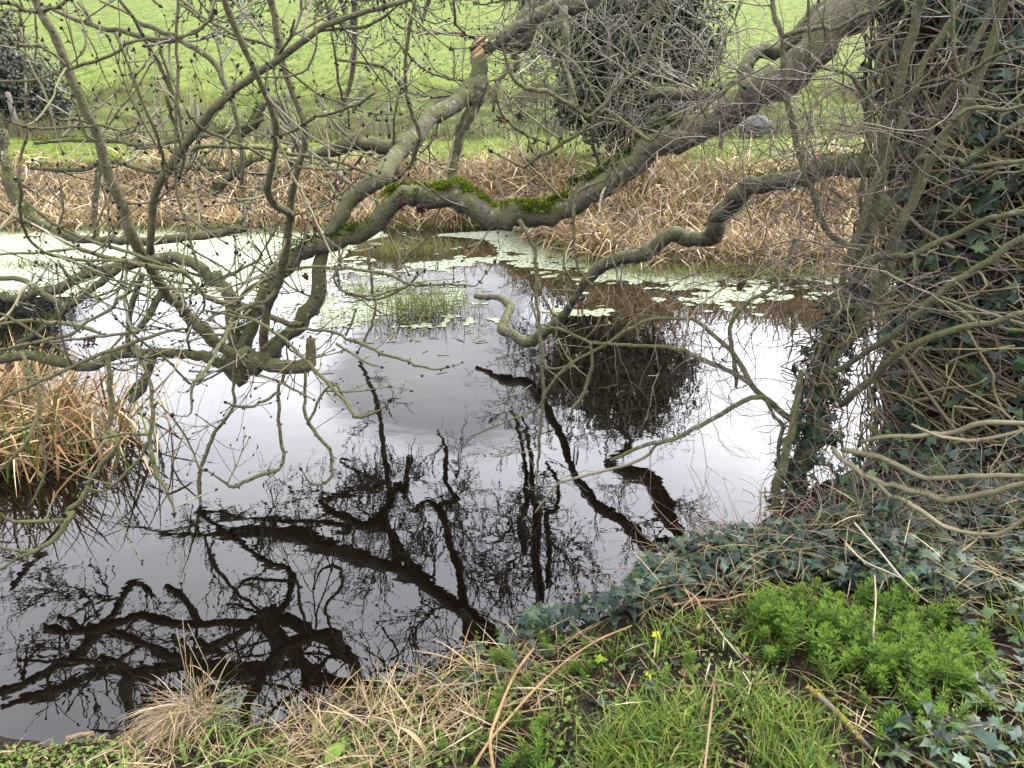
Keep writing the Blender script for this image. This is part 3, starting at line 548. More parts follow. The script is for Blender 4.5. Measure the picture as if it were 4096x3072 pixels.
STEMS = """
N1|M 270,-200,70@2.9 300,-50,72@3.0 340,80,78 400,200,80@3.0 520,430,82 592,595,86 680,800,86 770,1000,90 830,1130,92 880,1300,92 930,1480,96 990,1640,98@3.15 K 1090,330,102@3.2 1180,540,110 1245,680,104@3.3 1310,810,96 1390,920,96@3.5 1450,1020,96 1560,1130,100 1660,1250,112@3.8 1780,1340,130 1850,1450,124 1950,1520,96 2100,1600,96 D 1540,665,90@4.0 1650,722,104 1780,737,98 1900,747,90 1955,735,84@4.05 1965,640,70 1962,560,60
N2|K 1330,680,80@3.28 1335,600,66@3.2 1345,450,72 1352,300,72 1368,180,74 1420,50,74@3.05 L 150,1500,82 280,1320,86@3.0 400,1160,82 550,970,82 700,830,78 900,680,72 1080,570,68@2.85 1250,450,66 1400,330,60 1550,220,56 1800,140,52 2000,90,48 2212,30,46 B 300,40,55 450,0,45 560,-60,40@2.6
N2b|L 1440,310,48@2.85 1500,272,46 1620,255,46 1850,240,46 2000,200,42 2100,140,36 2212,30,30@2.7
N2c|L 290,1345,52@3.0 450,1310,52 700,1300,52 1000,1310,52 1200,1340,52 1500,1390,50 1750,1450,46 1900,1520,42 2080,1590,36 B 350,1135,40@3.1
N3|L 600,-200,55@2.5 655,-20,58@2.55 720,150,66 790,320,62 860,480,56 930,620,56 980,730,52@2.7 1040,880,56 1090,1040,62 1110,1150,70 1115,1300,62@2.9 1100,1400,66 1060,1530,62 1035,1660,62@3.05 J 595,170,64 595,250,72 625,325,76 700,395,80@3.3 780,440,74 805,500,72@3.5
N4|L 1040,-150,70@3.1 1062,-20,72@3.2 1100,150,66 1130,350,62 1160,500,62 1200,650,62 1260,820,62 1320,950,66 1360,1080,62@3.3 1362,1250,62 1330,1380,62 1300,1500,62 1270,1640,64@3.4 J 820,250,72 803,400,74 800,490,76@3.5 778,650,82 750,800,84 720,950,84@3.7 690,1080,92 640,1200,84 585,1350,84 562,1500,84@3.9 D 1680,520,58 1672,650,64@4.0 1690,720,60
N5|J 690,1100,64@3.75 620,1200,58 500,1250,56 400,1290,56 320,1340,52 250,1430,52 D 1460,470,38@3.5 1420,540,40 1370,630,40 1320,720,38@3.1 1245,828,40@2.9 1205,848,32 1203,920,26 1210,1000,28 1180,1050,24 1100,1045,18@2.8
N5b|D 1200,845,26@2.88 1140,790,22 1050,690,24 920,600,24 830,520,24 740,440,24@2.6
N6|K -100,270,40@2.2 0,300,42@2.2 120,360,42 280,430,46 530,560,48@2.3 720,650,58 900,710,62 1100,770,62@2.4 1300,800,62 1500,842,62 1630,860,62 1700,920,48 1780,1030,42 1805,1110,36 1790,1190,36 1700,1315,30@2.6
N6b|K -60,702,36@2.1 0,700,36 200,695,38 400,695,40 560,670,46 700,650,50@2.33
N6c|M 180,1440,40@2.0 170,1530,56 170,1650,60@2.0 K 190,180,52 200,300,48 212,420,46@2.1 245,500,42 310,600,40 400,680,46 550,730,46 700,762,46 950,765,46 1110,765,50@2.4
N7|K 200,210,38@2.6 350,335,46 480,435,46 600,510,46 800,590,50 980,635,56@2.7 1150,680,50 1300,740,50 1500,812,42 1600,850,40@2.8
N7b|K 700,790,24@2.6 850,870,28 1000,935,30 1200,960,30 1400,985,28 1700,1000,28 1810,1010,26@2.8
N7c|K 980,800,24@2.7 1200,865,28 1400,912,28 1550,950,28 1780,985,25@2.8
N7d|K 510,750,25@2.8 600,880,28 700,990,28 830,1080,28 950,1140,28 1100,1180,26 1250,1220,28 1400,1300,26 1500,1340,24@2.9
N7e|K 1830,985,26@2.8 2000,910,24 2100,850,24 2165,775,22@2.6
N7f|M 1580,-60,40@2.7 K 1560,-200,38 1560,30,38@2.8 1585,200,38 1640,400,38 1690,600,38 1740,760,36 1790,960,36@2.8
N8|K -100,1000,20@2.5 D -80,985,32@2.6 0,958,32@2.6 180,862,34 400,750,36 640,650,36 800,600,36 1000,540,36 1180,500,32@2.75 K 1650,1370,30@2.7
N8b|D -60,620,30@2.6 0,630,30@2.6 150,590,32 300,560,34 450,520,34 560,450,34 680,390,36@2.7 750,330,38 820,280,36 860,200,34 880,130,30 890,60,26@2.8
N8c|K -80,1570,34@3.0 150,1530,34@3.0 300,1490,36 500,1470,40 850,1412,42 1150,1390,42 1400,1360,40@3.3
N8d|K -80,1330,40@3.6 200,1300,52 400,1300,58 600,1322,60 780,1365,62 920,1410,50@3.6
C1|M 480,470,32@2.7 590,590,40 480,490,42 390,440,42 340,425,46 180,412,46 60,365,42 0,325,38 -60,280,34@2.6
C2|M -60,720,36@2.85 0,722,36@2.85 260,710,40 400,680,42 550,630,46 700,585,48@2.95 850,530,46 1000,470,42 1180,390,38 1300,345,40 1450,335,40 1600,325,40 1700,300,38 1820,220,36 1860,185,40 1905,110,34@2.6
C3|M 820,1120,46@3.05 700,1122,42 490,1140,38 300,1130,40 240,1110,46 100,1070,38 -20,1015,32@2.8
C4|M 840,1100,40@3.05 980,1122,36 1100,1165,32 1180,1155,28 1222,1095,24@2.85
C5|M 770,1080,36@3.0 640,1045,36 520,1045,36 430,980,36 360,905,36 300,835,38@2.7
C6|M 340,110,52@3.0 200,80,56 0,20,50 -100,-20,48@2.8
C7|M 390,100,46@3.0 480,50,46 600,-10,45 720,-80,40@2.8
C8|M 150,95,46@2.9 90,85,44 40,110,42 0,150,42 -60,190,40@2.8
T1|M 1015,290,36@2.6 1080,430,30 1150,600,32 1210,775,46 1260,900,42 1310,1020,40 1362,1130,40@2.7 1420,1300,36 1450,1440,36 1470,1640,34@2.9
T2|M 1375,280,40@2.9 1440,480,38 1490,650,40 1530,840,42 1560,960,42 1600,1110,38 1640,1300,34@3.0
T3|M 1465,845,46@2.7 1500,960,52 1550,1120,48 1590,1280,46 1615,1400,46 1590,1560,44@2.9
T4|M 1050,-10,46@3.0 1150,120,48 1230,240,48 1290,360,48 1380,520,52 1450,680,52 1520,840,48@3.2
T5|M 880,5,28@3.0 1000,62,32 1080,92,32 1160,140,36@3.0
T6|M 640,-10,24@3.3 700,140,28 740,270,30 758,385,30 722,470,28 630,565,26@3.2
T7|M 170,100,28@3.0 205,260,30 222,600,32 215,850,32 228,1050,36 208,1250,38 165,1460,42@3.1
T8|M 312,120,26@3.5 315,300,32 310,500,32 290,700,30 245,900,30@3.6
T9|L 0,340,32@2.75 230,340,34 400,280,34 500,200,36 540,140,44 570,95,36@2.6
T10|L 0,-30,40@2.6 60,30,44 80,45,40@2.6
T11|L 200,-60,36@2.9 300,20,40 440,130,44 530,190,44 680,275,48 730,300,50@2.75 850,345,44 1000,400,42 1110,450,44 1130,490,40@2.9
T12|L 1280,170,34@2.7 1245,300,40 1190,410,40 1120,500,38@2.85 1070,570,32 1040,690,30 1045,780,28@2.8
T13|L 1120,550,36@2.9 1250,640,36 1400,760,34 1600,870,32 1760,930,32 1900,985,30 2050,1010,28 2212,1010,26@3.0
T14|L 1455,230,34@2.7 1475,330,30 1460,460,30 1420,560,32 1340,640,32 1200,668,32 1060,680,34 980,685,30@2.75
T15|L 1600,280,26@2.9 1640,480,32 1680,700,38 1720,850,34 1750,930,30 1760,1100,32@3.2
T16|L 1990,815,36@2.4 1930,860,40 1840,910,40 1740,950,42 1640,985,42 1520,1020,44 1400,1080,46 1280,1150,46 1150,1205,44@2.85
T17|L 320,970,34@2.6 360,1040,32 470,1130,40 600,1200,40 740,1265,40 880,1330,40 1050,1415,40@2.95
T18|L 1105,1170,40@2.88 1150,1250,42 1200,1360,42 1245,1440,42@2.7
T19|L 1130,1330,40@2.9 1125,1450,36 1108,1570,34@2.8
T20|L 1330,1330,32@2.4 1310,1420,40 1230,1530,40@2.4
T21|L 1290,1470,34@2.7 1450,1495,34 1600,1510,32 1780,1490,28@2.7
T22|L 250,20,40@3.2 380,110,36 500,200,30 600,270,26 760,340,24 900,380,22@3.3
T23|L -30,1020,24@2.9 30,1130,40 70,1280,38 110,1400,38 140,1500,36 150,1650,34@3.0
P1|B 495,-20,30@3.3 450,180,34 432,350,34 430,480,36@3.4 440,620,36 470,720,38 505,830,46 480,930,52 440,1050,48@3.6 400,1110,40
P2|B 0,378,30@3.4 150,400,32 300,432,34 400,530,38 440,610,36@3.5
P3|B 2065,-20,34@3.1 2030,180,38 1930,420,40 1800,540,42 1680,660,42 1600,750,48@3.2 1610,860,44 1615,920,44 1645,1010,42 1705,1095,40@3.4
P4|B 1030,190,32@3.1 1048,330,36 1110,480,42 1200,550,44 1280,570,44 1400,630,44 1500,690,44 1590,755,46@3.2
P5|B 1260,170,30@3.3 1400,330,36 1500,420,40 1580,540,36 1640,640,34 1700,700,30@3.3
P6|B 1580,740,40@3.2 1690,715,40 1800,770,40 1900,830,38 1990,890,34 2060,800,26 2098,700,24@3.0
P7|B 1590,790,38@3.25 1500,860,38 1400,920,38 1250,1010,38 1180,1050,36 1100,1020,30 980,960,22@3.4
P8|B 1000,560,26@3.2 1010,640,28 1040,720,32 1100,790,32 1200,850,30 1320,905,26@3.3
P9|B 1738,950,36@3.2 1736,1040,34 1760,1090,32 1795,1130,32 1785,1185,28 1735,1210,22@3.2
P10|B 1730,1030,40@3.2 1700,1120,34 1550,1190,36 1512,1260,40 1492,1400,36 1482,1550,32 E 1500,10,28@3.2 1530,120,32 1590,200,32 1640,245,30 1560,300,24@3.2
P11|B 1390,250,30@3.4 1430,410,32 1480,560,34 1510,680,32 1560,740,30@3.3
P12|C 60,880,40@3.5 70,820,42 110,740,42 200,650,42 280,600,42 330,540,40 400,520,36 440,550,30@3.7
P13|B 1090,420,48@5.4 1010,520,46 990,620,42 985,690,38@5.4
P14|B 1125,310,64@6.0 1130,380,60 1120,440,56@6.0
P15|B 870,240,24@5.9 800,212,26 680,215,28 500,195,28 400,175,26 330,110,20@5.7
P16|B 735,-10,24@5 742,130,28 790,195,24@5.3 860,240,24@5.9
P17|B 350,230,16@4.5 430,330,20 560,440,24 700,490,24 830,515,22@5.9
P18|B 400,-20,30@3.2 520,-10,30 700,-60,30@3.0
H1|D 860,600,36@3.2 900,720,36 940,850,36 960,1000,38 965,1130,42 940,1210,42 950,1300,38 980,1400,34 1050,1500,32 1090,1600,36 1100,1665,34@3.0
H2|D 940,1210,36@3.15 900,1300,32 820,1390,32 720,1480,30 620,1520,28 530,1490,28@3.1
H3|D 960,1165,30@3.15 800,1165,26 600,1190,26 450,1225,28 380,1220,20@3.1
H4|D 130,640,40@3.0 200,770,42 240,900,42 245,1050,46 220,1110,42 180,1200,42 100,1310,42 -20,1405,42@2.8
H5|D 225,1100,36@2.95 120,1140,32 -20,1195,30@2.9
H6|D 240,1100,30@2.95 265,1200,24 280,1330,22 280,1450,22 220,1560,24 180,1620,20@2.9
H7|D 680,650,44@3.4 688,900,48 700,1050,48 690,1130,46 745,1160,46 735,1240,46 640,1350,52 560,1450,52 500,1580,52 440,1660,52@3.25 G 460,30,52 420,110,52 340,210,52 260,280,46 120,350,46 -20,415,46@3.0
H8|G 410,90,36@3.2 280,95,36 120,100,36 50,70,34 0,40,30@3.1
H9|G 250,280,30@3.1 120,290,30 -10,260,30@3.0
H10|D 742,1240,32@3.35 740,1330,32 700,1430,34 665,1510,26@3.3
H11|D 1480,700,28@4.0 1480,850,28 1490,960,30 1430,1060,36 1360,1150,38 1300,1250,38 1260,1400,38 1255,1500,36 1265,1610,26@3.9
H12|D 1800,770,32@4.0 1770,900,34 1765,1100,34 1780,1250,34 1780,1370,36 1730,1405,36 1600,1440,36 1480,1480,36 1400,1460,30 1310,1395,22@3.7
H13|D 1930,770,30@4.0 1935,950,32 1960,1100,36 2030,1190,36 2090,1280,36 2100,1380,36 2080,1450,34 2020,1475,30 1960,1460,26 1905,1390,18@3.8
H14|D 1280,380,24@2.9 1500,420,26@2.9 1600,440,30 1750,540,32 1900,660,34 2000,750,36 2100,860,36 2212,980,36 E 60,970,38 120,1042,40 200,1040,36 280,1010,30 325,958,26@2.6
H15|J 560,1650,60@3.9 650,1560,56 750,1510,48 850,1490,42 1000,1485,42 1200,1510,42 1350,1560,42 1500,1610,42 E 120,560,32@3.7 250,625,32 350,668,30 450,700,28 620,750,26 690,740,22@3.5
H16|J 1290,1530,30@3.75 1330,1440,28 1375,1320,26@3.7
H17|J 50,1190,72@3.8 200,1230,72 400,1260,76 560,1320,76 700,1400,76 830,1440,82@4.1 900,1430,70
H18|J 330,1250,50@3.8 380,1170,58 450,1100,56 600,1030,52 740,975,50@3.7 900,930,46 1100,925,46 1300,945,46 1500,970,46 1700,1000,46 1850,1070,46 2000,1082,42 E 500,205,24@3.6 560,215,26 720,220,24 870,232,18 920,170,18 990,80,20@3.5
H19|J 1520,730,62@4.25 1500,850,52 1520,1000,36 1530,1150,36 1550,1250,36 1520,1400,36 1450,1550,32 E 130,640,22@4.2
H20|B 1150,1390,44@4.0 1190,1470,40 1230,1560,38 E 1240,10,36@4.0 1262,120,38 1250,260,36 1265,400,34 1270,560,34 1290,700,30 1310,900,30 1290,1030,30 1270,1200,30 1265,1400,28 1255,1505,20@3.8
H21|E 1440,-20,24@3.8 1430,150,26 1450,300,28 1470,365,26@3.7
H22|E 1600,590,28@3.3 1610,740,36 1590,850,40 1530,930,40 1465,1055,34@3.3
H23|E 1290,280,24@3.8 1370,430,26 1380,540,24 1340,580,18@3.8
H24|E 1230,330,18@3.9 1300,640,22 1340,750,22 1460,740,20@3.7 1530,740,16
H25|E -10,590,28@3.6 80,650,26 150,690,24 220,720,20 275,740,18@3.5
H26|E 0,130,20@4.2 30,250,24 130,290,28 250,300,28 400,250,24 490,180,22 545,135,18@4.1
H27|D 1640,790,20@3.9 1760,830,24 1900,910,22 1980,945,16@3.7
H28|D 1745,900,24@3.9 1700,940,28 1600,980,28 1500,990,24 1430,965,20@3.6
H29|D 1940,1100,30@2.9 2100,850,26 2212,1010,24@2.9
H30|D -40,390,26@2.6 100,440,26 220,520,26 340,600,24 420,650,20 500,690,16@2.7
H31|D 1320,450,30@3.3 1350,410,34 1440,385,34 1530,420,34@3.4
H32|J 1440,1180,26@4.1 1300,1150,34 1220,1080,36 1195,1020,36 1230,950,30 1240,650,30@4.1
H33|J 1440,1180,28@4.1 1560,1175,30 1700,1130,28 1850,1080,22 1920,980,22@4.0
H34|D 1600,-40,22@2.8 1640,60,26 1300,220,26 1180,300,20@3.0
"""
HAW = """
S1|C 1600,-250,70@2.9 1560,0,72@2.95 1500,280,78 1420,620,82 1390,700,88 1330,950,92 1290,1250,102 1230,1450,112 1185,1650,112@3.15 F 1150,230,100 1080,420,96 1000,600,120@3.2 930,800,140 890,980,150 850,1180,160 810,1380,165 780,1600,175 770,1680,180@3.25
S2|C 2180,-150,60@2.6 2110,0,62@2.65 2000,280,72 1850,640,76 1760,830,76 1620,1050,78 1520,1270,82 1420,1500,82@2.9 F 1380,60,72 1300,270,72 1220,390,62 1150,520,72 1030,680,80 940,800,76 900,860,70@3.2
S3|C 1900,-130,50@2.85 1830,0,52@2.9 1700,230,56 1590,390,56 1520,560,56 1450,700,56@3.0 1380,900,62 1320,1050,62 1230,1250,62 1150,1500,66 F 1095,80,60@3.05 1060,220,56 1000,480,52 930,640,46 880,800,44 850,960,40@3.2
S4|C 2080,-80,50@2.75 2030,30,52@2.8 1900,280,52 1790,480,56 1700,640,56 1600,880,56 1530,1050,50@2.95 1500,1180,50
S5|C 1755,-60,30@2.8 1760,0,32 1770,300,32 1830,600,42@2.8 1800,850,40
S6|C 600,-80,40@3.3 620,0,42@3.3 640,130,46 690,270,48 700,450,52 720,620,52 760,800,52 800,950,52 820,1080,48 860,1180,48 900,1300,48 960,1440,52 1050,1530,54 1120,1560,54 1180,1600,50@3.2
S7|C 900,420,28@3.1 1000,440,32 1100,470,38 1190,560,42 1240,650,42 1230,800,42 1205,1000,42 1185,1200,38 1190,1400,34@3.15
S8|C 690,230,42@3.2 800,190,46 950,160,42 1000,190,36 1110,150,36 1200,90,42 1330,45,36 1430,-30,30@3.0
S9|C 2300,700,44@2.6 2212,760,46@2.6 2050,870,46 1950,960,46 1870,1040,56 1800,1020,46 1650,1000,52 1550,1000,62 1500,1150,62 1400,1250,60 1300,1400,60@3.05
S10|C 2300,1010,40@2.5 2030,1040,42 1880,1060,44@2.65
S11|C 2330,1300,50@2.5 2212,1340,52@2.5 2050,1380,52 1900,1420,52 1750,1500,52 1560,1580,56 1400,1620,60@2.8 F 1300,60,54 1200,130,50@2.95
S12|C 2300,1460,60@2.4 2212,1500,62 2100,1560,66 F 1990,60,62@2.5 1850,150,62 1650,290,62 1500,420,62@2.65 1330,560,62 1150,690,56 1000,780,44@3.0
S13|F 2300,380,50@2.4 2212,400,52@2.4 2000,470,52 1760,510,56 1600,570,60 1450,650,62@2.65 1300,780,66 1150,900,66 1060,975,62@3.0
S14|F 2300,530,30@2.3 2212,510,32 2050,490,36 1900,440,42 1760,340,42 1650,330,42 1500,360,36 1350,400,32 1180,455,26@2.9
S15|F -400,1330,30@3.4 -200,1240,34 0,1190,38@3.3 120,1130,38 290,1040,42 400,980,42 480,940,42 570,930,46@3.2
S16|E 1250,470,16@3.5 1400,490,22 1560,570,26 1750,600,28 2050,610,32 F 0,620,36@3.3 130,680,42 260,730,42 380,780,42 480,840,46 560,930,52 650,1000,56 740,1070,56 820,1110,56@3.22
S17|E 840,1180,14@3.5 1050,1090,18 1250,1000,22 1350,850,24 1450,740,26 1700,600,28 1850,500,32 2000,430,32 F 0,432,26@3.4 120,440,32 200,490,36 290,570,38 370,640,42 440,760,44 490,850,44@3.25
S18|F 760,-60,30@3.3 740,0,32@3.3 700,120,36 610,250,36 510,300,36 420,380,36 350,500,36 372,630,40 400,760,42 390,870,26@3.3
S19|E 1250,1660,20@3.5 1370,1500,26 1500,1440,30 1750,1380,32 1950,1310,32 F -100,1230,34@3.35 0,1190,36
S20|F 2300,1110,50@2.4 2212,1100,52 2000,1090,56 1850,1130,56 1700,1160,52 1450,1190,46 1300,1180,42 1180,1215,32@2.8
S21|F 2300,1090,30@2.4 2150,1160,36 2000,1190,42 1850,1205,42 1650,1160,32 1500,1100,26@2.6
S22|F 2300,1410,46@2.3 2212,1420,46 2000,1430,56 1800,1440,52 1600,1440,52 1450,1380,56 1300,1315,56 1180,1285,60 1060,1260,50@3.0
S23|F 2300,1450,50@2.2 2212,1470,52 2000,1530,60 1850,1562,62 1700,1580,62 1550,1540,62 1380,1480,60 1200,1400,56 1050,1300,52 1000,1250,44@3.0
S24|I 2330,-30,36@2.1 2212,80,36 2050,180,42 1880,182,38 1750,150,42 1600,60,46 1480,-10,50@2.45 F 1400,1570,44 1250,1450,40@2.8
S25|F 640,1640,80@3.1 680,1350,72 720,1200,66 760,1050,62 790,850,52 800,760,42@3.15
S26|F 660,1500,30@3.2 650,1250,34 690,1100,38 640,1050,32 590,960,30 570,930,30@3.2
S27|C 850,0,26@3.0 850,150,28 880,430,30 900,440,28@3.1
S28|C 1560,560,28@2.9 1700,530,34 1900,430,32 2100,330,30 2300,280,26@2.5
S29|C 2300,640,30@2.4 2100,700,34 2000,690,40 1850,700,40@2.6 1760,760,40
S30|C 1420,-30,30@3.0 1470,60,28 1400,200,28 1300,330,28 1270,450,26 1220,610,22@3.0
"""
REFL = """
R1|E 640,1150,18@6.4 690,1280,28 690,1450,36 740,1590,40 H 650,0,44@6.2 700,180,50 760,400,58 800,640,60@5.8 820,860,60
R2|E 20,1330,20@6.5 150,1400,26 280,1500,36 H -100,-40,40@6.3 60,80,46 150,150,52 270,130,50 340,180,56 420,330,60 500,440,64@5.9
R3|E 130,690,22@7 230,900,28 280,1150,34 310,1400,40 330,1600,44 H 290,20,46@6.6 310,110,56 370,280,60 380,420,60@6.2
R4|E 1170,1050,18@7.5 1220,1250,30 1230,1450,40 1240,1600,46 H 1270,20,56@7.0 1250,200,60 1260,420,64 1290,640,70@6.5
R5|E 1660,1020,18@6.6 1840,1190,36 1830,1260,40 1710,1340,44@6.4 1820,1410,90 1960,1440,110 2040,1560,110 2080,1640,110 H 2040,0,110@6.1 2130,140,100 2230,320,100@5.8
R6|E 450,1300,40@6.6 440,1430,42 430,1560,46 H 380,-120,46@6.3 310,50,56 180,130,56 40,90,50 -60,40,46@6.3
R7|E 1100,1000,20@7.2 1160,1200,28 1190,1450,30 1190,1640,34@6.9 H 1140,100,34 1180,300,40@6.5
R8|E 1320,1340,20@7.3 1400,1480,24 1390,1640,26 H 1320,60,30@6.9 1340,300,36 1330,500,40@6.5
R9|G 2300,340,130@6.0 2100,270,110 1850,190,90 1600,165,70 1400,180,60 1200,190,44 1000,170,30@6.4
R10|G 2212,160,60@6.2 2050,130,56 1900,110,50 1700,90,46 1450,60,36 1250,20,26@6.5
R11|H 500,440,100@5.9 400,435,90 300,400,90 120,310,100 0,270,110 -80,250,120@6.0
R12|H 500,440,105@5.9 620,540,110 760,650,115 930,790,120@5.6 1050,900,120
R13|E 500,1650,40@6.2 560,1580,44 640,1640,46 700,1720,50@6.0
R16|G 0,1190,60@5.4 280,1075,70 480,950,80 620,800,80 720,660,60 800,530,44 870,490,36 960,560,30@5.0
R17|G 0,1260,50@5.2 300,1180,60 620,1070,70 900,1050,70 1150,1000,80 1400,870,80 1560,760,80@4.6
R18|G 1250,20,30@6.5 1450,180,40 1640,330,46 1840,420,50 1830,560,50 1780,660,60@5.0
R19|G 60,520,30@5.6 200,360,36 330,220,40 420,60,40@6.0
"""
def lines(s):
    for ln in s.strip().split('\n'):
        nm, d = ln.split('|'); yield nm, d

ash = empty('ash_tree', 'leaning ash tree with mossy boughs and black buds drooping over the pond', 'tree')
def detail(P, R, parent, every, ln, r, lvl, cols, upt=.05, buds=True, skip=0., **kw):
    tm, bd = MB(), Buds(); side_twigs(tm, bd, P, R, every, ln, r, lvl, cols, upt, skip, **kw)
    if tm.n: tag(tm.build('twigs', TWIG, parent), kind='stuff')
    if buds and bd.p: bm_ = MB(); bd.flush(bm_); tag(bm_.build('buds', BUD, parent), kind='stuff')
for nm, d in lines(BOUGHS):
    P, R = parse(d); k = 14 if R.mean() > .04 else 9
    R = R * (1.08 if nm == 'lower' else .95 if nm in ('main', 'upper', 'broken', 'left', 'lowleft', 'mossy') else .84); P = kink(P, R, .22)
    R = R * (1 + .09 * np.array([vn(i * .21, len(P), 1.0) for i in range(len(P))]) * (R > .02))
    m_ = MB(); tube(m_, P, R, k + 4, (.1, .1, .1), lump=.03); o = m_.build('bough', BARK, ash)
    if nm == 'main':
        mm = MB(); moss(mm, P, R, .40, .67, 26000, MGREEN + [MGREEN[1], MDARK[2], (.12, .13, .01)], .013); moss(mm, P, R, .28, .43, 9000, MDARK, .015, 1.0); moss(mm, P, R, .70, 1.0, 6000, MDARK, .014)
        tag(mm.build('moss', MOSS, o), kind='stuff')
        detail(P[len(P) // 3:], R[len(P) // 3:], o, .26, (.2, .5), (.005, .009), 2, TW, .06)
    elif nm in ('mossy', 'stub', 'lowleft', 'left', 'dark', 'darktwo', 'mossarm', 'shelf', 'shelftwo', 'cross', 'lower'):
        mm = MB(); moss(mm, P, R, .0 if nm != 'lower' else .0, 1.0 if nm != 'lower' else .3, int(700 + 14 * len(P)), MDARK + [MGREEN[1]] if nm in ('mossy', 'dark', 'mossarm') else MDARK, .012); tag(mm.build('moss', MOSS, o), kind='stuff')
        if nm == 'lower': detail(P[:int(len(P) * .8)], R, o, .3, (.2, .5), (.004, .007), 1, TW, .05)
        else: detail(P, R, o, .26, (.2, .65), (.005, .010), 2, OLD + TW[:3], .05)
    elif nm in ('hanging', 'drooping', 'hook', 'post', 'upright'): detail(P, R, o, .3, (.2, .5), (.004, .007), 1, TW, .05)
    elif nm == 'upper': detail(P, R, o, .24, (.25, .8), (.005, .010), 2, OLD + TW, .07)
    elif nm == 'broken':
        sp_m = MB(); T = nrm(P[-1] - P[-4])
        for k_ in range(9): a = P[-1] + rnd3() * .025; tube(sp_m, [a - T * .05, a + T * U(.03, .14) + rnd3() * .006], [.012, .002], 4, pick([(.20, .12, .04), (.13, .08, .03), (.26, .19, .07)], 1)[0])
        sp_m.build('splintered_end', TWIG, o)
    else: detail(P, R, o, .26, (.2, .65), (.005, .010), 2, OLD + TW, .06)
for nm, d in lines(STEMS):
    P, R = parse(d); mainst = nm in ('N1', 'N2', 'N3', 'N4'); R = R * (.92 if mainst else .8 if R.max() > .03 else .66); P = kink(P, R, .16 if mainst else .5); big = R.max() > .012
    if nm not in ('N1', 'N3', 'N4', 'H17'): R = R * (1 - .45 * sst((np.linspace(0, 1, len(R)) - .82) / .18))
    m_ = MB()
    if nm[0] in 'NPT' or big: R = R * (1 + .10 * np.abs(np.sin(np.arange(len(R)) * 1.1)) ** 8)
    tube(m_, P, R, 9 if big else 6, pick(TW, 1)[0], lump=.012); o = m_.build('branch', STEMB, ash)
    tm, bd = MB(), Buds()
    node_buds(bd, P, R, .085 if not big else .17, float(np.clip(R.mean() * 2.4, .009, .017)))
    if nm[0] == 'H': side_twigs(tm, bd, P, R, .42, (.08, .34), (.0028, .0046), 1, TW, .03, .15)
    elif nm in ('N1', 'N2', 'N3', 'N4'): side_twigs(tm, bd, P, R, .3, (.2, .6), (.0032, .006), 2, TW, .08, .12)
    else: side_twigs(tm, bd, P, R, .36, (.08, .42), (.0028, .0048), 1, TW, .05, .08)
    if tm.n: tag(tm.build('twigs', TWIG, o), kind='stuff')
    bm_ = MB(); bd.flush(bm_); tag(bm_.build('buds', BUD, o), kind='stuff')
for nm, d in lines(REFL):
    P, R = parse(d, True); m_ = MB(); tube(m_, P, R, 9, (.1, .1, .1), lump=.03); o = m_.build('bough', BARK, ash)
    detail(P, R, o, .55, (.5, 1.4), (.013, .021), 2, OLD, .02, wob=.3, budsz=.020)

def cpx(tok):
    c, xy = tok.split(); x, y = (float(v_) for v_ in xy.split(',')); k_ = SC[c]; return (k_[0] + x * k_[2]) / 4, (k_[1] + y * k_[2]) / 4
for tok, D, Ln in (('E 1535,300', 6.28, .22), ('E 1545,195', 6.2, .12), ('E 1310,545', 6.72, .20), ('J 1005,480', 4.15, .16), ('J 900,500', 4.2, .11)):
    q, _ = at(*cpx(tok), D); m_ = MB(); n = 7
    blades(m_, q + rng.normal(0, .018, (n, 3)), U(.5, 1.1, n) * Ln, U(.006, .018, n), U(0, 6.28, n), U(2.6, 3.1, n), U(2.9, 3.4, n), pick([(.085, .045, .026), (.13, .075, .042), (.05, .03, .02)], n), 3, roll=1); m_.build('torn_bark', DRY, ash)
for tok, D, rr_ in (('B 1030,765', 4.9, .055), ('B 1150,730', 5.0, .03), ('B 405,1285', 4.1, .045), ('B 530,1325', 4.1, .03), ('D 570,580', 3.6, .04), ('J 1960,420', 4.1, .035), ('D 1930,165', 3.9, .02)):
    q, _ = at(*cpx(tok), D); n = 46; m_ = MB(); d_ = nrm(rng.normal(0, 1, (n, 3)))
    inst(m_, BT, BF, q + d_ * (rr_ * U(.2, 1, n))[:, None], frames(d_), U(.010, .020, n), pick([(.022, .009, .008), (.032, .012, .010), (.014, .007, .007)], n)); tag(m_.build('flower_gall', BUD, ash), kind='stuff')

# ------------------------------------------------------------------ ivy leaf and old trunk
ang = np.radians([-90, -62, -30, 2, 32, 62, 90, 118, 148, 178, 210, 242]); rad_ = np.array([.34, .62, .42, .82, .46, .60, 1.25, .60, .46, .82, .42, .62])
IV = np.concatenate([[[0, -.08, .05]], np.stack([np.cos(ang) * rad_, np.sin(ang) * rad_, -.12 * rad_ ** 2 + .05 * (np.arange(12) % 2)], 1)]) * .5
IF = [[(0, i + 1, (i + 1) % 12 + 1) for i in range(12)]]
IVY = [(.008, .020, .012), (.010, .025, .013), (.015, .032, .018), (.005, .012, .008), (.015, .033, .010), (.024, .046, .012)]
def ivy(mb, p, nor, size, cols=IVY, down=False):
    n = len(p); inst(mb, IV, IF, p, frames(nor) if not down else frames(nor), U(.55, 1.25, n) * size, pick(cols, n, .25))
P, R = parse('C 2150,-700,1500@4.1 2150,-300,1500@4.05 2180,300,1500@4.0 2200,1000,1520@3.95 F 2230,300,1600@3.95 2230,900,1700@3.95 2230,1500,1750@3.95 2230,1900,1900@3.95')
m_ = MB(); tube(m_, P, R * .93, 40, (.1, .1, .1), lump=.035); trunk = m_.build('trunk', OLDB, ash)
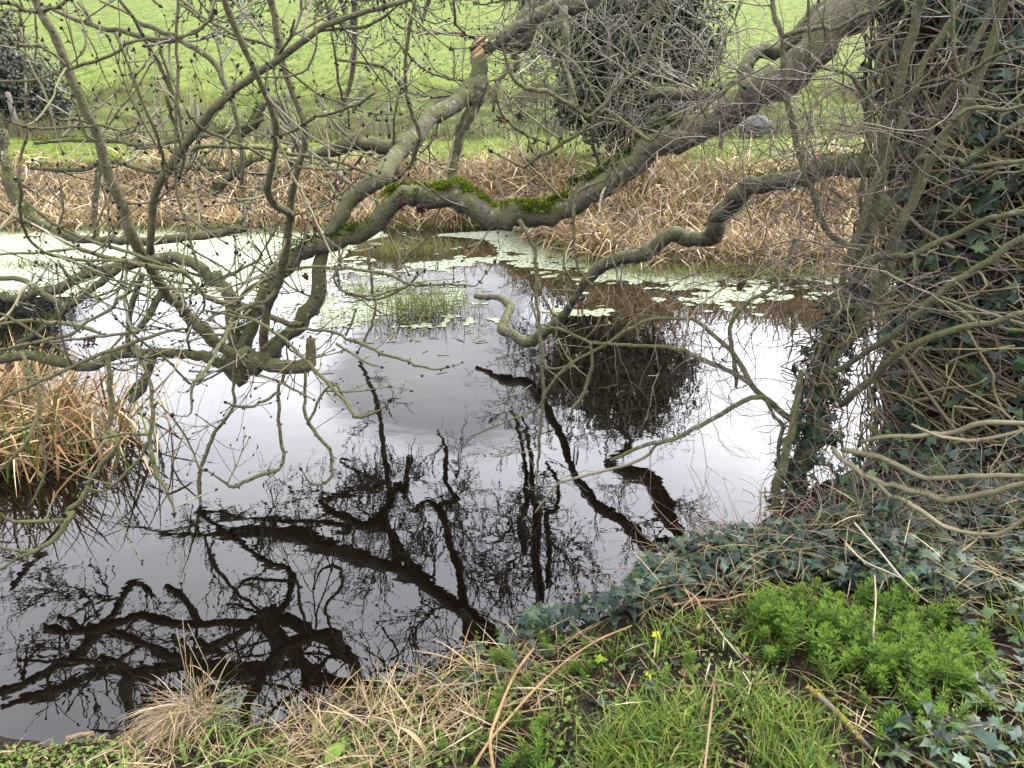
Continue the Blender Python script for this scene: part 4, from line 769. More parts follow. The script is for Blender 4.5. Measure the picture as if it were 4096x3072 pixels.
# mat of dead and living ivy stems wrapped over the trunk
zt = P[:, 2]; order = np.argsort(zt)
def trunk_pt(z, a, off):
    c = np.array([np.interp(z, zt[order], P[order, i]) for i in range(3)]); r = np.interp(z, zt[order], R[order]) + off
    return c + r * np.array([math.cos(a), math.sin(a), 0])
zlo, zhi = zt.min(), zt.max(); st = MB()
for k_ in range(2900):
    z = U(zlo, zhi - .1); a = U(-math.pi * 1.12, .25); da = rng.normal(0, .8); dz = rng.normal(.35, .6); Q = []; off = abs(rng.normal(0, .03)) - .01 + (.14 * U() if U() < .3 else 0)
    nq = rng.integers(5, 11)
    for i in range(nq):
        Q.append(trunk_pt(z, a, off)); da += rng.normal(0, .9); dz += rng.normal(0, .5); z += .05 * dz * 1.1; a += .045 * da * 1.3; off += rng.normal(.004, .012)
    tube(st, Q, U(.0025, .0065) * (2.2 if U() < .05 else 1), 4, pick([(.10, .082, .046), (.135, .112, .062), (.075, .057, .032), (.05, .036, .022), (.115, .105, .042)], 1)[0])
tag(st.build('ivy_stems', TWIG, trunk), kind='stuff')
lf = MB(); n = 17000; z = U(zlo, zhi, n); a = U(-math.pi * 1.05, .2, n)
pp = np.array([trunk_pt(zz_, aa, 0) for zz_, aa in zip(z, a)]); cen = np.array([trunk_pt(zz_, aa, -1) for zz_, aa in zip(z, a)])
# project to picture x to leave the left flank barer
dep = pp[:, 1] * cp + (H - pp[:, 2]) * sp_; sx = 512 + pp[:, 0] / dep * F; sy = 384 - F * (-(H - pp[:, 2]) * cp + pp[:, 1] * sp_) / dep
cov = np.interp(a, [-3.4, -2.8, -2.45, -2.15, -1.9, 0], [.03, .10, .32, .62, .85, .9]) + .30 * vn(a * 3, z * 2.2, .6) - .18 * sst((.9 - z) / .6)
keep = U(0, 1, n) < cov; nor = nrm(pp - cen); pp = pp + nor * U(.02, .16, n)[:, None]
ivy(lf, pp[keep], nrm(nor + np.array([0, 0, .35]) + .45 * rng.normal(0, 1, (n, 3)))[keep], .082)
tag(lf.build('ivy_leaves', LEAF, trunk), kind='stuff')

# ------------------------------------------------------------------ hawthorn
haw = empty('hawthorn_shrub', 'thorny multi-stemmed hawthorn on the bank in front of the ivy covered trunk', 'shrub')
HT = [(.040, .024, .019), (.060, .046, .030), (.034, .022, .019), (.085, .07, .045), (.055, .048, .022)]
def htwig(mb, p, d, Ln, r, lvl):
    n = max(4, int(Ln / .05)); st_ = Ln / n; d = d / np.linalg.norm(d); Q = [p]; col = pick(HT, 1)[0]
    for i in range(n):
        d = nrm(d + .20 * rnd3()); p = p + d * st_; Q.append(p)
        if U() < .45:
            sd = nrm(np.cross(d, rnd3())); tube(mb, [p, p + (sd + .3 * d) * U(.012, .022)], [r * .6, .0004], 3, col, cap=False)
        if lvl > 0 and U() < .42:
            sd = nrm(np.cross(d, rnd3())); htwig(mb, p, sd + d * .6, Ln * U(.35, .7), r * .7, lvl - 1)
    tube(mb, Q, np.linspace(r, r * .4, n + 1), 4, col)
def hside(mb, P, R, every, ln, r, lvl):
    s = np.concatenate([[0], np.cumsum(np.linalg.norm(np.diff(P, axis=0), axis=1))]); x = U(0, every)
    while x < s[-1]:
        i = max(1, min(int(np.searchsorted(s, x)), len(P) - 1)); T = nrm(P[i] - P[i - 1]); sd = nrm(np.cross(T, rnd3()))
        htwig(mb, P[i] + sd * R[i] * .7, sd + T * U(-.3, .8) + np.array([-.25, 0, .1]), U(*ln), min(U(*r), R[i] * .7), lvl); x += every * U(.5, 1.5)
for nm, d in lines(HAW):
    P, R = parse(d); pale = int(nm[1:]) in range(19, 25); R = R * (.62 if pale else .74); P = kink(P, R, .34); m_ = MB(); tube(m_, P, R, 10 if R.max() > .02 else 7, (.105, .09, .052), lump=.02); o = m_.build('stem', TWIG if pale else HAWB, haw)
    tm = MB(); hside(tm, P, R, .2 if nm in ('S6', 'S15', 'S16', 'S17', 'S18', 'S1') else .34, (.12, .45), (.0018, .0035), 1)
    tag(tm.build('twigs', TWIG, o), kind='stuff')
    if nm in ('S6', 'S7', 'S18'):
        t2 = MB()
        for _ in range(13):
            q0, _t = at(U(690, 900), U(10, 330), U(2.7, 3.5)); htwig(t2, q0, np.array([rng.normal(-.3, 1), rng.normal(0, .6), rng.normal(.1, .9)]), U(.4, 1.0), U(.002, .004), 2)
        tag(t2.build('twigs', TWIG, o), kind='stuff')
    if nm == 'S1':
        n = 520; i = (len(P) * U(.52, 1, n)).astype(int).clip(0, len(P) - 1); dd = nrm(rng.normal(0, 1, (n, 3)) * (1, 1, .4)); lf = MB()
        ivy(lf, P[i] + dd * (R[i] + U(.0, .09, n))[:, None], nrm(dd + .4 * rng.normal(0, 1, (n, 3)) + (0, 0, .3)), .075); tag(lf.build('ivy_leaves', LEAF, o), kind='stuff')
        st = MB()
        for k_ in range(260):
            i0 = int(len(P) * U(.5, .98)); q0 = P[i0] + nrm(rnd3()) * R[i0]; dd = nrm(rnd3() + (0, 0, .3)); Q = [q0]
            for j in range(7): dd = nrm(dd + .5 * rnd3()); q0 = q0 + dd * .035; c = P[np.argmin(np.linalg.norm(P - q0, axis=1))]; v_ = q0 - c; q0 = c + nrm(v_) * max(min(np.linalg.norm(v_), .17), .05); Q.append(q0)
            tube(st, Q, U(.002, .004), 4, pick([(.10, .078, .05), (.075, .05, .035), (.06, .05, .025)], 1)[0])
        tag(st.build('ivy_stems', TWIG, o), kind='stuff')

# ------------------------------------------------------------------ far ivy-clad tree
ft = empty('ivy_tree', 'ivy smothered tree on the far bank behind the mossy bough', 'tree')
c0, _ = at(612, 205, 17.2); c0[2] = zfun(c0[0], c0[1])
m_ = MB(); tube(m_, [c0 + (0, 0, -.2), c0 + (.1, 0, 1.3), c0 + (0, .1, 2.6), c0 + (.2, 0, 3.3)], [.24, .2, .15, .06], 10, (.05, .04, .03), lump=.05); m_.build('trunk', OLDB, ft)
m_ = MB()
for (dx, dz, rx, rz, n) in ((.6, 3.1, 1.15, .8, 6000), (.1, 2.2, 1.25, 1.0, 6500), (1.3, 2.3, .85, .8, 3600), (-.4, 1.2, 1.0, .9, 3500), (.6, .8, 1.0, .9, 3500), (-1.0, 2.5, .75, .75, 2200)):
    leaf_mass(m_, c0 + (dx, 0, dz - .1), (rx, .9, rz), n, .10, [(.009, .016, .006), (.013, .024, .007), (.02, .034, .010), (.007, .011, .005), (.035, .05, .010)], .35)
m_.build('crown', FARL, ft)
m_ = MB()
for k_ in range(800):
    s = c0 + np.array([U(-2.4, 1.9), U(-1.9, -.7), U(.7, 3.6)]); Ln = U(.4, 1.5); d = nrm(np.array([rng.normal(-.1, .5), rng.normal(-.2, .3), U(-1.1, .25)])); Q = [s]; p = s
    for i in range(8): d = nrm(d + .28 * rnd3() + (0, 0, -.06)); p = p + d * Ln / 8; p[2] = max(p[2], .1); Q.append(p)
    tube(m_, Q, np.linspace(U(.007, .018), .004, 9), 4, pick([(.075, .072, .042), (.06, .05, .035), (.10, .095, .065), (.05, .055, .025)], 1)[0])
tag(m_.build('hanging_twigs', TWIG, ft), kind='stuff')

# ------------------------------------------------------------------ near-left reed clump and tufts in the water
rc, _ = at(40, 455, 4.9); mb = MB(); n = 1500
bx = rc[0] + rng.normal(-.35, .45, n); by = rc[1] + rng.normal(.1, .28, n); bz = np.zeros(n) - .05; t0 = np.abs(rng.normal(.35, .35, n)); az = U(0, 6.28, n)
blades(mb, np.stack([bx, by, bz], 1), U(.45, 1.05, n), U(.010, .020, n), az, t0, t0 + U(.1, 1.3, n), pick([(.22, .145, .06), (.27, .19, .10), (.15, .09, .04), (.33, .25, .15), (.10, .065, .035)], n, .25), 5, (U(-.1, .9, n), U(.35, .85, n), rng.normal(0, .4, n)), roll=1.2)
n = 60; blades(mb, np.stack([rc[0] + rng.normal(.15, .5, n), rc[1] + rng.normal(0, .25, n), np.zeros(n)], 1), U(.4, .8, n), U(.008, .014, n), U(0, 6.28, n), U(0, .3, n), U(.2, .9, n), pick([(.06, .11, .015), (.09, .12, .02)], n), 5, roll=1)
tag(mb.build('reed_clump', DRY), 'orange brown clump of dead reeds standing in the water at the left', 'reeds')
def tuft(name, px, py, D, sx, sy, n, h, label, group=None, cols=((.075, .105, .02), (.11, .13, .03), (.15, .135, .055), (.05, .075, .016))):
    c, _ = at(px, py, D); c[2] = 0; mb = MB(); x = c[0] + rng.normal(0, sx, n); y = c[1] + rng.normal(0, sy, n)
    blades(mb, np.stack([x, y, np.full(n, -.02)], 1), U(.4, 1.1, n) * h, U(.005, .010, n), U(0, 6.28, n), U(0, .5, n), U(.3, 1.5, n), pick(cols, n), 4, roll=1)
    return tag(mb.build(name, GRASS), label, 'grass tuft', group, 'stuff' if name == 'water_grass' else None)
G_ = 'grass tufts standing in the pond'
tuft('grass_tuft', 424, 309, 8.9, .28, .14, 420, .42, 'bright green grass tuft in open water left of the floating stick', G_)
tuft('water_grass', 385, 280, 9.9, .55, .2, 380, .30, 'low yellowish grass tuft behind the brightest tuft in the pond', G_)
tuft('water_grass', 400, 243, 13.2, .55, .3, 520, .38, 'tall straw coloured grass tuft under the mossy bough near the reeds', G_, ((.10, .11, .03), (.16, .14, .06), (.08, .10, .02)))
tuft('water_grass', 365, 318, 8.4, .6, .25, 150, .22, 'sparse short blades poking through water nearest the ash fork', G_)
tuft('water_grass', 735, 277, 11.1, 1.3, .25, 1300, .34, 'wide low green fringe of grass at the foot of the right reeds', G_, ((.07, .10, .02), (.12, .12, .03), (.15, .11, .045)))
tuft('water_grass', 610, 262, 12.4, .7, .25, 500, .3, 'short green and straw fringe beside the inlet at the reed edge', G_, ((.07, .10, .02), (.16, .13, .05), (.15, .11, .045)))
mb = MB(); n = 2600; x = U(-17, 7, n); l = np.interp(x, LX, LY); y = l + .35 * vn(x, l, 1.4) + rng.normal(-.35, .3, n)
blades(mb, np.stack([x, y, np.full(n, -.02)], 1), U(.12, .42, n), U(.008, .015, n), U(0, 6.28, n), U(.1, .7, n), U(.5, 1.8, n), pick([(.07, .095, .02), (.12, .125, .035), (.20, .15, .07), (.05, .07, .016)], n), 4, roll=1)
tag(mb.build('water_grass', GRASS), 'short weedy fringe along the whole reed edge of the pond', 'grass tuft', kind='stuff')
tuft('grass_tuft', 30, 262, 11.8, .3, .12, 160, .25, 'small green tuft alone on the duckweed at the far left', G_)
# floating bits of dead leaf on the water
mb = MB(); n = 420; x = np.concatenate([U(-2.8, -.3, 360), U(-1.9, 2.5, 60)]); y = np.concatenate([U(7.6, 10.5, 360), U(6.5, 11, 60)])
inst(mb, np.array([[-.5, -.06, 0], [.5, -.08, .0], [.45, .07, .03], [-.45, .05, .02]]), [[(0, 1, 2, 3)]], np.stack([x, y, np.full(n, .006)], 1), frames(np.tile([0, 0, 1.], (n, 1)) + .03 * rng.normal(0, 1, (n, 3))), U(.03, .16, n), pick([(.09, .08, .04), (.05, .04, .025), (.13, .11, .07), (.07, .08, .025)], n))
tag(mb.build('floating_litter', DRY), 'flecks of dead leaf and stalk floating on the pond', 'leaf litter', kind='stuff')

# ------------------------------------------------------------------ near bank cover
def scatter(poly, n):
    poly = np.asarray(poly, float); lo, hi = poly.min(0), poly.max(0); res = []
    while len(res) < n:
        x, y = U(lo[0], hi[0]), U(lo[1], hi[1]); c = False; j = len(poly) - 1
        for i in range(len(poly)):
            if (poly[i, 1] > y) != (poly[j, 1] > y) and x < (poly[j, 0] - poly[i, 0]) * (y - poly[i, 1]) / (poly[j, 1] - poly[i, 1]) + poly[i, 0]: c = not c
            j = i
        if c:
            g = ground_hit(x, y)
            if g is not None and g[2] > -.01: res.append(g)
    return np.array(res)
I_ = lambda x, y: (674 + .1582 * x, 505.5 + .1582 * y)
H_ = lambda x, y: (337.5 + .1582 * x, 505.5 + .1582 * y)
G2 = lambda x, y: (.1582 * x, 505.5 + .1582 * y)
up_ = np.array([0, 0, 1.])
# ground ivy over the bank edge
mb = MB()
p = scatter([H_(950, 790), H_(1350, 640), H_(1650, 440), H_(1950, 330), I_(0, 330), I_(650, 230), (1100, 530), (1100, 640), I_(1900, 640), I_(1300, 640), I_(800, 560), I_(300, 560), H_(2000, 700), H_(1700, 760), H_(1200, 900)], 3600)
n = len(p); ivy(mb, p + up_ * U(.02, .13, n)[:, None], nrm(up_ + .5 * rng.normal(0, 1, (n, 3)) + (0, -.25, 0)), .062, IVY + [(.028, .046, .028), (.040, .058, .038)])
p = scatter([I_(1700, 600), (1100, 600), (1100, 800), I_(1300, 1700), I_(1300, 1350), I_(1800, 1300)], 260); n = len(p)
ivy(mb, p + up_ * U(.02, .08, n)[:, None], nrm(up_ + .35 * rng.normal(0, 1, (n, 3))), .066)
p = scatter([H_(450, 1050), H_(1500, 760), H_(1500, 1000), H_(700, 1250)], 26); n = len(p); ivy(mb, p + up_ * .05, nrm(up_ + .35 * rng.normal(0, 1, (n, 3)) + (0, -.3, 0)), .06)
p = scatter([H_(1500, 900), I_(700, 700), I_(600, 1800), H_(1300, 1800)], 60); n = len(p); ivy(mb, p + up_ * .02, nrm(up_ + .35 * rng.normal(0, 1, (n, 3))), .05)
p = scatter([(800, 545), (835, 492), (880, 458), (1000, 452), (1060, 500), (1060, 560)], 800); n = len(p); ivy(mb, p + up_ * U(.02, .16, n)[:, None], nrm(up_ + .5 * rng.normal(0, 1, (n, 3)) + (0, -.35, 0)), .075)
tag(mb.build('ground_ivy', LEAF), 'dark green ivy carpeting the near bank under the hawthorn', 'ivy', kind='stuff')
# grass on the near bank
mb = MB(); GG = [(.055, .105, .014), (.08, .13, .02), (.10, .15, .022), (.045, .085, .02), (.13, .15, .03)]
def grassp(poly, n, h, cols=GG, t1=(.5, 1.7), wd=(.003, .006)):
    p = scatter(poly, n); p = p[vn(p[:, 0], p[:, 1], .09) > -.55]; n = len(p); blades(mb, p - up_ * .01, U(.45, 1.1, n) * h, U(*wd, n), U(0, 6.28, n), U(0, .6, n), U(*t1, n), pick(cols, n), 5, roll=1)
grassp([H_(1650, 1330), H_(2212, 1250), I_(300, 1150), I_(900, 1300), I_(1000, 1850), H_(1600, 1850)], 2300, .14)
grassp([I_(1900, 350), (1100, 560), (1100, 700), I_(2000, 800)], 420, .17)
grassp([H_(1500, 800), H_(2200, 700), I_(700, 640), I_(500, 1000), I_(0, 1000), H_(1700, 1000)], 520, .12)
grassp([H_(1300, 1000), H_(2212, 900), I_(700, 1000), I_(700, 1800), H_(1200, 1800)], 900, .09)
grassp([I_(400, 700), I_(1200, 580), I_(2000, 900), I_(1900, 1300), I_(700, 1100)], 260, .15)
grassp([H_(200, 1250), H_(1400, 1000), H_(1300, 1750), H_(0, 1750)], 420, .09)
grassp([G2(1100, 1500), G2(2100, 1350), G2(2212, 1800), G2(900, 1800)], 420, .13)
grassp([I_(900, 1000), I_(2212, 1100), (1100, 830), I_(900, 1850)], 520, .14)
grassp([G2(-100, 1600), G2(900, 1480), G2(1000, 1800), G2(-100, 1800)], 420, .05)
tag(mb.build('bank_grass', GRASS), 'fresh green grass blades sprouting on the near bank', 'grass', kind='stuff')
# straw
mb = MB(); ST = [(.20, .15, .085), (.15, .105, .055), (.25, .20, .13), (.11, .075, .04), (.17, .13, .06)]
def straw(poly, n, ln, wd=(.002, .005), lift=.05, azc=None):
    p = scatter(poly, n); az = U(0, 6.28, n) if azc is None else azc + rng.normal(0, .5, n)
    blades(mb, p + up_ * U(.0, lift, n)[:, None], U(*ln, n), U(*wd, n), az, U(1.1, 1.6, n), U(1.4, 1.9, n), pick(ST, n, .2), 4, roll=.8)
straw([H_(0, 1200), H_(700, 950), H_(1500, 800), H_(1500, 1150), H_(1000, 1500), H_(500, 1750), H_(-200, 1750), G2(1700, 1500)], 950, (.06, .24))
straw([G2(700, 1560), G2(1700, 1420), H_(0, 1200), H_(0, 1750), G2(700, 1800)], 330, (.05, .18))
straw([H_(1300, 620), H_(2200, 250), I_(2212, 0), (1100, 540), (1100, 650), I_(1200, 560), H_(1900, 760)], 1000, (.07, .30), lift=.14)
straw([G2(-100, 1580), G2(900, 1450), G2(1000, 1800), G2(-100, 1800)], 150, (.03, .10))
straw([I_(-300, 600), I_(2212, 600), (1100, 830), H_(1500, 1800)], 800, (.03, .16))
tag(mb.build('straw_litter', DRY), 'flattened pale straw and dead grass on the near bank', 'straw', kind='stuff')
# small leaf crumbs
mb = MB(); p = np.concatenate([scatter([G2(-100, 1560), G2(900, 1450), H_(0, 1190), H_(900, 820), I_(0, 600), (1100, 640), (1100, 840), (-40, 840)], 3200)]); n = len(p)
tv = np.array([[0, -.5, 0], [.35, 0, .12], [0, .5, 0], [-.35, 0, .1]]); inst(mb, tv, [[(0, 1, 2, 3)]], p + up_ * .008, frames(nrm(up_ + .5 * rng.normal(0, 1, (n, 3)))), U(.007, .026, n), pick([(.022, .015, .010), (.035, .022, .013), (.013, .010, .008), (.055, .035, .018)], n, .3))
tag(mb.build('leaf_litter', DRY), 'brown dead leaf crumbs on dark soil', 'leaf litter', kind='stuff')
mb = MB(); p = np.concatenate([scatter([G2(-100, 1560), G2(900, 1480), G2(1000, 1800), G2(-100, 1800)], 700), scatter([H_(0, 1200), H_(900, 800), H_(1400, 1100), H_(600, 1750), H_(-400, 1750)], 900), scatter([H_(1300, 850), I_(600, 650), I_(700, 1800), H_(1200, 1800)], 700), scatter([I_(600, 1000), (1080, 700), (1080, 840), I_(600, 1800)], 300)]); n = len(p)
tv = np.array([[0, -.2, 0], [.4, .25, .1], [0, .7, .05], [-.4, .25, .1]]); inst(mb, tv, [[(0, 1, 2, 3)]], p + up_ * U(.005, .035, n)[:, None], frames(nrm(up_ + .45 * rng.normal(0, 1, (n, 3)))), U(.010, .024, n), pick([(.075, .125, .02), (.10, .15, .03), (.06, .10, .02)], n))
tag(mb.build('seedlings', GREEN), 'tiny green seedlings among the straw by the waterline', 'seedlings', kind='stuff')

# cleavers
def cleaver(hgt, wh):
    mb = MB(); Q = [np.zeros(3)]; d = np.array([rng.normal(0, .12), rng.normal(0, .12), 1.])
    for i in range(wh): d = nrm(d + .09 * rnd3()); Q.append(Q[-1] + d * hgt / wh)
    tube(mb, Q, np.linspace(.0017, .001, wh + 1), 4, (.075, .12, .022), cap=False)
    tv = np.array([[0, 0, 0], [.10, .35, .03], [.16, .74, .02], [0, 1, -.05], [-.16, .74, .02], [-.10, .35, .03], [0, .5, -.02]])
    tf = [[(0, 1, 6, 5), (1, 2, 3, 6), (5, 6, 3, 4)]]
    for i in range(1, wh + 1):
        f_ = i / wh; m_ = 7; l_ = .025 * (1.0 - .55 * max(f_ - .55, 0) / .45) * (.6 + .6 * min(f_ * 2, 1)); a = np.arange(m_) * 6.283 / m_ + U(0, 1); el = .25 + .75 * max(f_ - .5, 0) * 1.5 - .15
        y = np.stack([np.cos(a) * math.cos(el), np.sin(a) * math.cos(el), np.full(m_, math.sin(el))], 1); x = np.stack([-np.sin(a), np.cos(a), np.zeros(m_)], 1); Rm = np.stack([x, y, np.cross(x, y)], -1)
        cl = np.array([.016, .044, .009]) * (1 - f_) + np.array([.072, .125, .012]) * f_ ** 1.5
        inst(mb, tv, tf, np.tile(Q[i], (m_, 1)), Rm, l_ * U(.85, 1.15, m_), cl * U(.85, 1.15, (m_, 1)))
    return mb
protos = []
for k_ in range(6):
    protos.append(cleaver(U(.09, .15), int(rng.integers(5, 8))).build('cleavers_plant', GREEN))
big = scatter([I_(400, 760), I_(520, 640), I_(700, 590), I_(1000, 640), I_(1250, 610), I_(1550, 680), I_(1900, 850), I_(2000, 1000), I_(1900, 1200), I_(1550, 1380), I_(1250, 1200), I_(900, 1150), I_(750, 1050), I_(420, 950)], 214)
sm1 = scatter([I_(1200, 1200), I_(2212, 1200), (1060, 780), I_(1200, 1600)], 22)
sm2 = scatter([H_(680, 900), H_(1600, 740), H_(1700, 1100), H_(900, 1400)], 36)
sm3 = scatter([H_(600, 1450), H_(1400, 1300), H_(1300, 1750), H_(600, 1750)], 18)
sm4 = scatter([I_(-600, 650), I_(350, 650), I_(400, 1250), I_(-500, 1250)], 10)
GL = [(big, 'cleavers sprig in the dense bright green patch at the bottom right', 'cleavers in the dense patch', 1.12), (sm1, 'cleavers sprig on soil below the dense patch', 'cleavers below the dense patch', .85),
      (sm2, 'small cleavers sprig growing through straw on the bank edge', 'cleavers among the straw', .75), (sm3, 'cleavers sprig on dark soil under the bent dead stems', 'cleavers under the dead stems', .85), (sm4, 'isolated cleavers sprig on the bare black soil', 'cleavers on bare soil', .75)]
first = 0
for arr, lab, grp, s in GL:
    for q in arr:
        src = protos[int(rng.integers(0, 6))]
        if first < 6: o = protos[first]; first += 1
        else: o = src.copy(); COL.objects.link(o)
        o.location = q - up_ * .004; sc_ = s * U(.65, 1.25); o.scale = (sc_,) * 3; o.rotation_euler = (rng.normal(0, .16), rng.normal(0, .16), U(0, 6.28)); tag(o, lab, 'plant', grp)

# dead stems lying and leaning on the bank
def gpath(pts, lift):
    Q = []
    for (x, y), l_ in zip(pts, lift):
        g = ground_hit(x, y)
        if g is None: d = ray(x, y); t_ = 2.5 / d[1]; g = np.array([d[0] * t_, 2.5, .2])
        d = ray(x, y); k_ = l_ / max(-d[2], .2); Q.append(g - d * k_)
    return np.array(Q)
def dstem(name, label, pts, lift, w_, col, cat='dead stem', group='dead stems on the near bank', m_=TWIG, nod=True, out_over=None):
    Q = gpath(pts, lift); P, R = smooth(Q, np.linspace(w_, w_ * .7, len(Q)), .03)
    if nod: R = R * (1 + .35 * (np.arange(len(R)) % 7 == 0))
    mb = MB(); tube(mb, P, R, 6, col, lump=.02); return tag(mb.build(name, m_), label, cat, group)
BR = (.16, .095, .04)
dstem('dead_stalk', 'thick orange brown dead stem rising from the bottom edge to the straw', [H_(990, 1700), H_(965, 1480), H_(1010, 1330), H_(1100, 1110), H_(1220, 930), H_(1360, 790), H_(1450, 650)], [.05, .08, .09, .09, .08, .06, .03], .0055, BR)
dstem('dead_stalk', 'long orange brown dead stem slanting beside the thick one', [H_(830, 1700), H_(960, 1490), H_(1080, 1350), H_(1250, 1160), H_(1450, 980), H_(1650, 850), H_(1860, 760)], [.03, .05, .06, .06, .05, .05, .04], .005, BR)
dstem('dead_stalk', 'pale bleached stalk reaching out over the water', [H_(1400, 655), H_(1250, 655), H_(900, 655), H_(700, 628), H_(480, 597)], [.05, .10, .26, .34, .40], .0045, (.22, .185, .125))
dstem('dead_stalk', 'pale pointed stalk jutting over the pond above the bleached one', [H_(1500, 555), H_(1350, 500), H_(1150, 410), H_(970, 352)], [.05, .14, .26, .36], .0042, (.17, .14, .09))
dstem('dead_stalk', 'curved brown stalk drooping into the water', [H_(1150, 880), H_(900, 800), H_(750, 720), H_(600, 670), H_(480, 705), H_(320, 665), H_(250, 590), H_(215, 515)], [.04, .15, .2, .22, .2, .24, .3, .36], .004, (.13, .085, .05))
dstem('dead_stalk', 'thin grey brown stalk lying along the waterline', [H_(180, 1310), H_(400, 1130), H_(540, 1020), H_(700, 945)], [.02, .04, .05, .03], .0035, (.11, .085, .06))
dstem('dead_stalk', 'reddish straight stick lying on the black soil', [H_(1830, 1140), I_(0, 1145), I_(250, 1140), I_(500, 1125), I_(700, 1115)], [.015] * 5, .0048, (.085, .038, .025), nod=False)
dstem('dead_stalk', 'orange curled stem arching over ivy above the bare soil', [I_(150, 780), I_(175, 700), I_(150, 600), I_(90, 545), I_(0, 525), H_(2060, 570), H_(1900, 610)], [.02, .06, .10, .11, .1, .08, .03], .0055, (.17, .10, .045))
dstem('dead_stalk', 'orange curved stem lying across ivy at mid bank', [I_(0, 630), I_(120, 600), I_(330, 595), I_(420, 565), I_(530, 565), I_(640, 590)], [.04, .06, .07, .08, .06, .03], .0052, (.17, .11, .055))
dstem('dead_stalk', 'long white dry stalk slanting down to the cleavers patch', [I_(1140, 110), I_(1300, 290), I_(1450, 470), I_(1600, 610)], [.16, .13, .1, .04], .0042, (.21, .18, .13), nod=False)
dstem('dead_stalk', 'forked white dry stalk left of the longest one', [I_(1080, 240), I_(1200, 350), I_(1350, 420), I_(1520, 500)], [.12, .11, .09, .05], .0036, (.20, .17, .12), nod=False)
dstem('dead_stalk', 'upright pale stalk in the middle of the cleavers patch', [I_(1275, 1140), I_(1262, 900), I_(1262, 780), I_(1275, 600), I_(1268, 440)], [.02, .1, .12, .16, .16], .0036, (.17, .15, .09), nod=False)
dstem('dead_stalk', 'pale stalk leaning at the left of the cleavers patch', [I_(430, 970), I_(330, 850), I_(220, 700), I_(180, 640)], [.02, .05, .08, .08], .003, (.19, .16, .11), nod=False)
# leaning bramble canes between hawthorn and water
for (pp_, lf_, lab) in (([F_ for F_ in (I_(-560, 330), I_(-500, 60), I_(-420, -120), I_(-330, -290))], [.02, .25, .45, .6], 'brown cane leaning up from the ivy left of the hawthorn'),
                        ([I_(-420, 250), I_(-380, 60), I_(-350, 30), I_(-150, 110), I_(100, 150), I_(400, 130)], [.02, .3, .34, .34, .3, .25], 'bent tan cane arching in front of the hawthorn base'),
                        ([I_(-600, 330), I_(-300, 200), I_(0, 100), I_(350, -60), I_(640, -230), I_(860, -350)], [.05, .2, .35, .5, .6, .7], 'long straight brown cane crossing the hawthorn base'),
                        ([I_(-180, 330), I_(-90, 60), I_(40, -200), I_(120, -420)], [.02, .3, .55, .7], 'thin upright brown cane before the bright water'),
                        ([I_(100, 280), I_(260, -100), I_(420, -420), I_(520, -700)], [.02, .35, .7, .9], 'red brown upright cane beside the lichened hawthorn stem')):
    dstem('bramble_cane', lab, pp_, lf_, .0045, (.12, .075, .045), 'cane', 'canes leaning at the bank edge')
# wiry tangle at the hawthorn foot
mb = MB()
p = scatter([H_(1600, 480), H_(2200, 260), I_(700, 200), (1090, 500), (1090, 575), I_(1100, 330), I_(200, 420)], 560)
p = np.concatenate([p, scatter([(800, 545), (835, 492), (880, 458), (1000, 452), (1060, 500), (1060, 560)], 420)])
for q in p:
    d = nrm(rnd3() * (1, .7, .5) + (0, -.1, .5)); Q = [q]; s_ = q
    for j in range(8): d = nrm(d + .3 * rnd3() + (0, 0, -.09)); s_ = s_ + d * U(.03, .07); Q.append(s_)
    tube(mb, Q, np.linspace(U(.0018, .0035), .001, 9), 4, pick([(.10, .07, .045), (.13, .10, .065), (.07, .045, .035), (.15, .12, .08)], 1)[0])
tag(mb.build('wiry_stems', TWIG), 'tangle of thin dry stems at the foot of the hawthorn', 'dry stems', kind='stuff')
# lichen covered stick
Q = gpath([I_(850, 1150), I_(950, 1235), I_(1060, 1340), I_(1150, 1440), I_(1255, 1550)], [.07, .06, .05, .045, .03]); P, R = smooth(Q, np.array([.007, .009, .0085, .0075, .005]), .012)
mb = MB(); tube(mb, P, R, 8, (.06, .045, .03), lump=.06); st_ = tag(mb.build('fallen_stick', TWIG), 'short stick crusted with yellow lichen below the cleavers', 'stick')
mb = MB(); n = 700; i = rng.integers(0, int(len(P) * .86), n); dd = nrm(rng.normal(0, 1, (n, 3)) + (0, 0, .4)); k_ = vn(i * .3, i * 0., 1) > -.7
inst(mb, np.array([[-.5, -.4, 0], [.5, -.4, 0], [.4, .5, .15], [-.4, .5, .1]]), [[(0, 1, 2, 3)]], (P[i] + dd * R[i][:, None])[k_], frames(nrm(dd + .4 * rng.normal(0, 1, (n, 3))))[k_], U(.004, .009, n)[k_], pick([(.17, .15, .02), (.13, .13, .02), (.20, .17, .035)], n)[k_])
mb.build('lichen', MOSS, st_)
